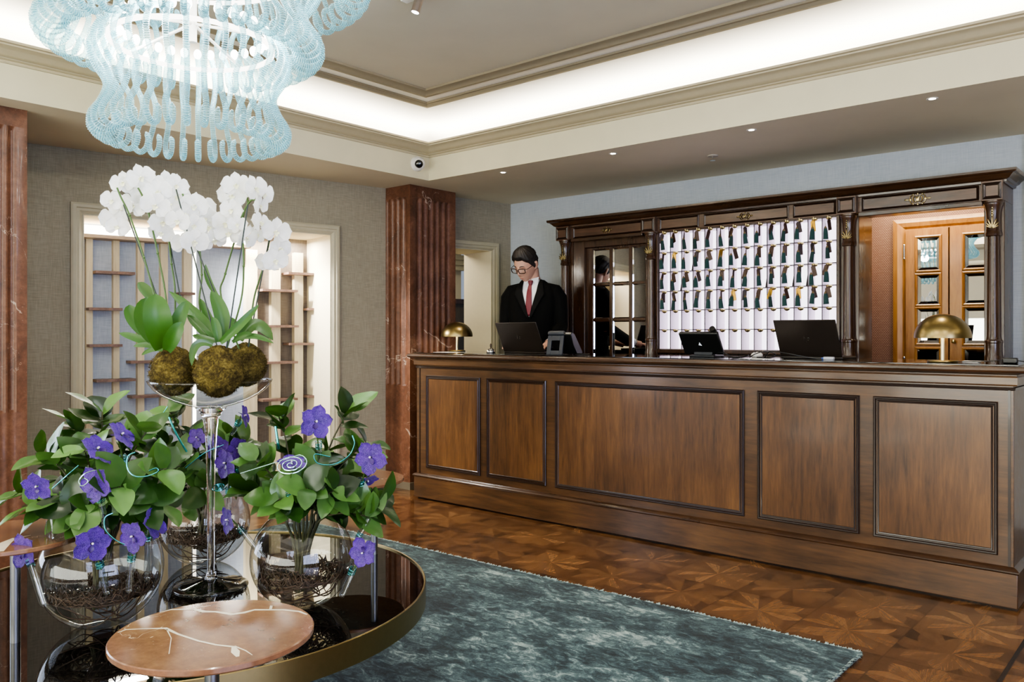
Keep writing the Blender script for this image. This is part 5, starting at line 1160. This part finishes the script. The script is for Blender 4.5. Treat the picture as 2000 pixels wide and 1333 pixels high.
def tier(cx, cy, R, zt, hh, spread, n, rad, single=False, phase=0):
    f = spread
    prof = [(R-.012, zt+.035), (R+.028*f, zt+.012), (R+.052*f, zt-.04), (R+.042*f, zt-.09), (R+.012*f, zt-hh*.44), (R+.006*f, zt-hh*.55), (R+.024*f, zt-hh*.70), (R+.050*f, zt-hh*.83), (R+.048*f, zt-hh*.94), (R+.020*f, zt-hh), (R-.012*f, zt-hh*.965), (R-.022*f, zt-hh*.87), (R-.010*f, zt-hh*.80)]
    tm = glasstube(prof, rad); loc = V((cx, cy, 0))-V((CH.location.x, CH.location.y, CH.location.z))
    bm_ = MB(); bm_.ball((R-.014, 0, zt+.042), (.013, .013, .017), 12, 8)
    if single:
        g = MB(); b = MB()
        for k in range(n):
            M_ = Matrix.Rotation(2*pi*k/n+phase, 4, 'Z'); g.join(tm, M_); b.join(bm_, M_)
        o = ribbed(obj('outer_glass_tube', g, AQUA, CH, smooth=180), len(tm.f)); o.location = loc; o['kind'] = 'stuff'; o2 = obj('outer_bulb', b, BULB, CH, smooth=180); o2.location = loc; o2['kind'] = 'stuff'
    else:
        o0 = None
        for k in range(n):
            if o0 is None: o = o0 = ribbed(obj('glass_tube', tm, AQUA, CH, smooth=180)); b0 = b = obj('bulb', bm_, BULB, o0, smooth=180)
            else: o = o0.copy(); C.objects.link(o); b = b0.copy(); C.objects.link(b); b.parent = o
            o.location = loc; o.rotation_euler = (0, 0, 2*pi*k/n+phase)
    for zz, w in ((zt-.012, .012),):
        r_ = MB(); r_.lathe([(R-.006, zz), (R+.006, zz), (R+.006, zz+w), (R-.006, zz+w), (R-.006, zz)], 96, cap=False); o = obj('light_ring', r_, RINGM, CH, smooth=30); o.location = loc
tier(CHC.x, CHC.y, .246, 2.135, .318, 1.0, 34, .0094)
c2_ = at(363, 83, 2.64); tier(c2_.x, c2_.y, .365, 2.42, .32, 1.2, 46, .0096, phase=.05)
c3_ = at(430, 83, 2.70); tier(c3_.x, c3_.y, .42, 2.645, .32, 1.2, 46, .0096, True)
m_ = MB(); m_.lathe([(.001, CT), (.09, CT), (.09, CT-.03), (.02, CT-.05), (.012, CT-.06), (.012, 2.14), (.001, 2.14)], 32, (CHC.x, CHC.y, 0))
for k in range(4):
    a = k*pi/2+.4; m_.tube([V((CHC.x, CHC.y, 2.20)), V((CHC.x+.25*cos(a), CHC.y+.25*sin(a), 2.135))], .005, 8); m_.tube([V((CHC.x, CHC.y, 2.45)), V((c2_.x+.36*cos(a), c2_.y+.36*sin(a), 2.42))], .005, 8); m_.tube([V((CHC.x, CHC.y, 2.6)), V((c3_.x+.41*cos(a), c3_.y+.41*sin(a), 2.64))], .005, 8)
part('stem', m_, WHITE, CH)
# ================================================================== NICHE SHELVING
sh = thing('wall_shelving', 'pale oak posts with small walnut shelves built into the lit niche', 'shelving', lw(1.15, T, 0)); zt = 1.845
for s0, s1 in [(.389, .43), (.558, .597), (.714, .758), (.868, .917), (1.027, 1.081), (1.48, 1.571), (1.681, 1.755), (1.869, 1.942)]:
    m_ = MB(); lbox(m_, s0, s1, T-.03, T+.02, 0, zt); part('post', m_, W_OAK, sh, smooth=0)
for s0, s1, z in [(.43, .677, 1.620), (.389, .597, 1.372), (.392, .597, 1.126), (.436, .683, .889), (.973, 1.081, 1.493), (.65, .86, 1.010), (.657, .91, .770), (.65, .9, .53), (.39, .6, .64), (.8, 1.08, .40),
                  (1.785, 2.0, 1.675), (1.579, 1.861, 1.538), (1.947, 2.0, 1.40), (1.599, 1.869, 1.264), (1.793, 2.0, 1.127), (1.579, 1.861, .985), (1.947, 2.0, .713), (1.58, 1.86, .7)]:
    m_ = MB(); lbox(m_, s0, s1, T-.115, T+.02, z-.009, z+.009); part('shelf', m_, W_SHELF, sh, smooth=0)
# ================================================================== LIGHT
def area(name, loc, rot, sx, sy, e, col):
    L = bpy.data.lights.new(name, 'AREA'); L.shape = 'RECTANGLE'; L.size = sx; L.size_y = sy; L.energy = e; L.color = col
    o = bpy.data.objects.new(name, L); o.location = loc; o.rotation_euler = rot; C.objects.link(o); return o
def spot(name, loc, tgt, e, ang, col, blend=.6, r=.05):
    L = bpy.data.lights.new(name, 'SPOT'); L.energy = e; L.spot_size = radians(ang); L.spot_blend = blend; L.color = col; L.shadow_soft_size = r
    o = bpy.data.objects.new(name, L); o.location = loc; o.rotation_euler = (V(tgt)-V(loc)).to_track_quat('-Z', 'Y').to_euler(); C.objects.link(o); return o
WARM = (1, .95, .86); KC = 0.8
LX, LY = CX1-CX0, CY1-CY0; xm, ym = (CX0+CX1)/2, (CY0+CY1)/2
for nm, loc, sx, sy, rot in [('cove_far', (xm, CY1+.02, 2.60), LX, .10, (pi-.35, 0, 0)), ('cove_near', (xm, CY0-.02, 2.60), LX, .10, (pi+.35, 0, 0)),
                        ('cove_left', (CX0-.02, ym, 2.60), .10, LY, (pi, -.35, 0)), ('cove_right', (CX1+.02, ym, 2.60), .10, LY, (pi, .35, 0))]:
    area(nm, loc, rot, sx, sy, 62*KC*(LX if 'far' in nm or 'near' in nm else LY)/6.5, WARM)
for k in range(4):
    a = k*pi/2+.7
    for R_, z_, e in ((.25, 2.13, 5.0), (.37, 2.40, 5.0)):
        L = bpy.data.lights.new('chandelier_bulb', 'POINT'); L.energy = e; L.color = (1, .97, .92); L.shadow_soft_size = .05
        o = bpy.data.objects.new('chandelier_bulb', L); o.location = (CHC.x+R_*cos(a), CHC.y+R_*sin(a), z_); C.objects.link(o)
area('niche_light', lw(1.15, T-.10, 1.93), (0, 0, atan2(LD.y, LD.x)), 1.5, .10, 50, (1, .95, .86))
spot('niche_jamb_light', lw(1.25, T-.2, 1.90), lw(2.0, .18, 1.0), 130, 85, (1, .97, .92), .6, .05)
L = area('doorway_light', lw(3.2, .9, 2.1), (0, 0, 0), .5, .5, 14, (1, .90, .70))
area('passage_light', (-1.45, 5.70, 2.2), (radians(15), 0, 0), .7, .1, 10, (1, .88, .66))
area('daylight_right', (2.6, 0, 1.3), (radians(90), 0, radians(90)), 3.0, 1.8, 105, (.60, .64, 1.0))
area('daylight_left', lw(-2.9, -.1, 1.3), (radians(90), 0, radians(-90)+atan2(LD.y, LD.x)-pi/2), 2.9, 1.8, 70, (.78, .86, 1.0))
# ceiling spots of the lobby
for loc, tgt, e, ang in [((-.6, .3, 2.78), (-2.4, 1.3, .5), 26, 60), ((-2.6, -.3, 2.78), (-2.5, 1.4, 1.2), 40, 55), ((-1.6, 1.0, 2.78), (-2.2, 3.9, .4), 50, 75), ((.2, 1.5, 2.78), (-1.3, 4.1, .5), 45, 75), ((-3.4, 2.0, 2.78), (-3.9, 4.2, .5), 22, 70), ((-2.3, .8, 2.78), (-5.2, 3.0, 1.2), 45, 75)]:
    spot('lobby_spot', loc, tgt, e, ang, (1, .93, .78))
area('rear_fill', (-1.5, -3.3, 1.0), (radians(102), 0, 0), 6.5, 1.6, 260, (.98, 1, .90))  # added fill light to lift the soffit; the rear wall has no window
area('lobby_ceiling_fill', (-1.3, .6, 2.79), (0, 0, 0), 3.6, 3.6, 30, (1, .97, .86))  # added soft ambient fill under the coffer, not a ceiling fitting
w = bpy.data.worlds.new('world'); bpy.context.scene.world = w; w.use_nodes = True
w.node_tree.nodes['Background'].inputs[0].default_value = (.7, .8, 1, 1); w.node_tree.nodes['Background'].inputs[1].default_value = .3
# ================================================================== CAMERA
cd = bpy.data.cameras.new('camera'); cam = bpy.data.objects.new('camera', cd); C.objects.link(cam)
cam.location = CAM; cam.rotation_euler = (pi/2, 0, atan2(-FWD.x, FWD.y)); cd.sensor_width = 36; cd.lens = 36*FPX/2000
cd.shift_x = 0; cd.shift_y = -(666.5-HOR)/2000; cd.clip_start = .05; bpy.context.scene.camera = cam
sc = bpy.context.scene
sc.view_settings.view_transform = 'AgX'; sc.view_settings.look = 'AgX - Medium High Contrast'; sc.view_settings.exposure = 0.4
sc.cycles.transparent_max_bounces = 20; sc.cycles.max_bounces = 9; sc.cycles.sample_clamp_indirect = 4; sc.cycles.caustics_reflective = False
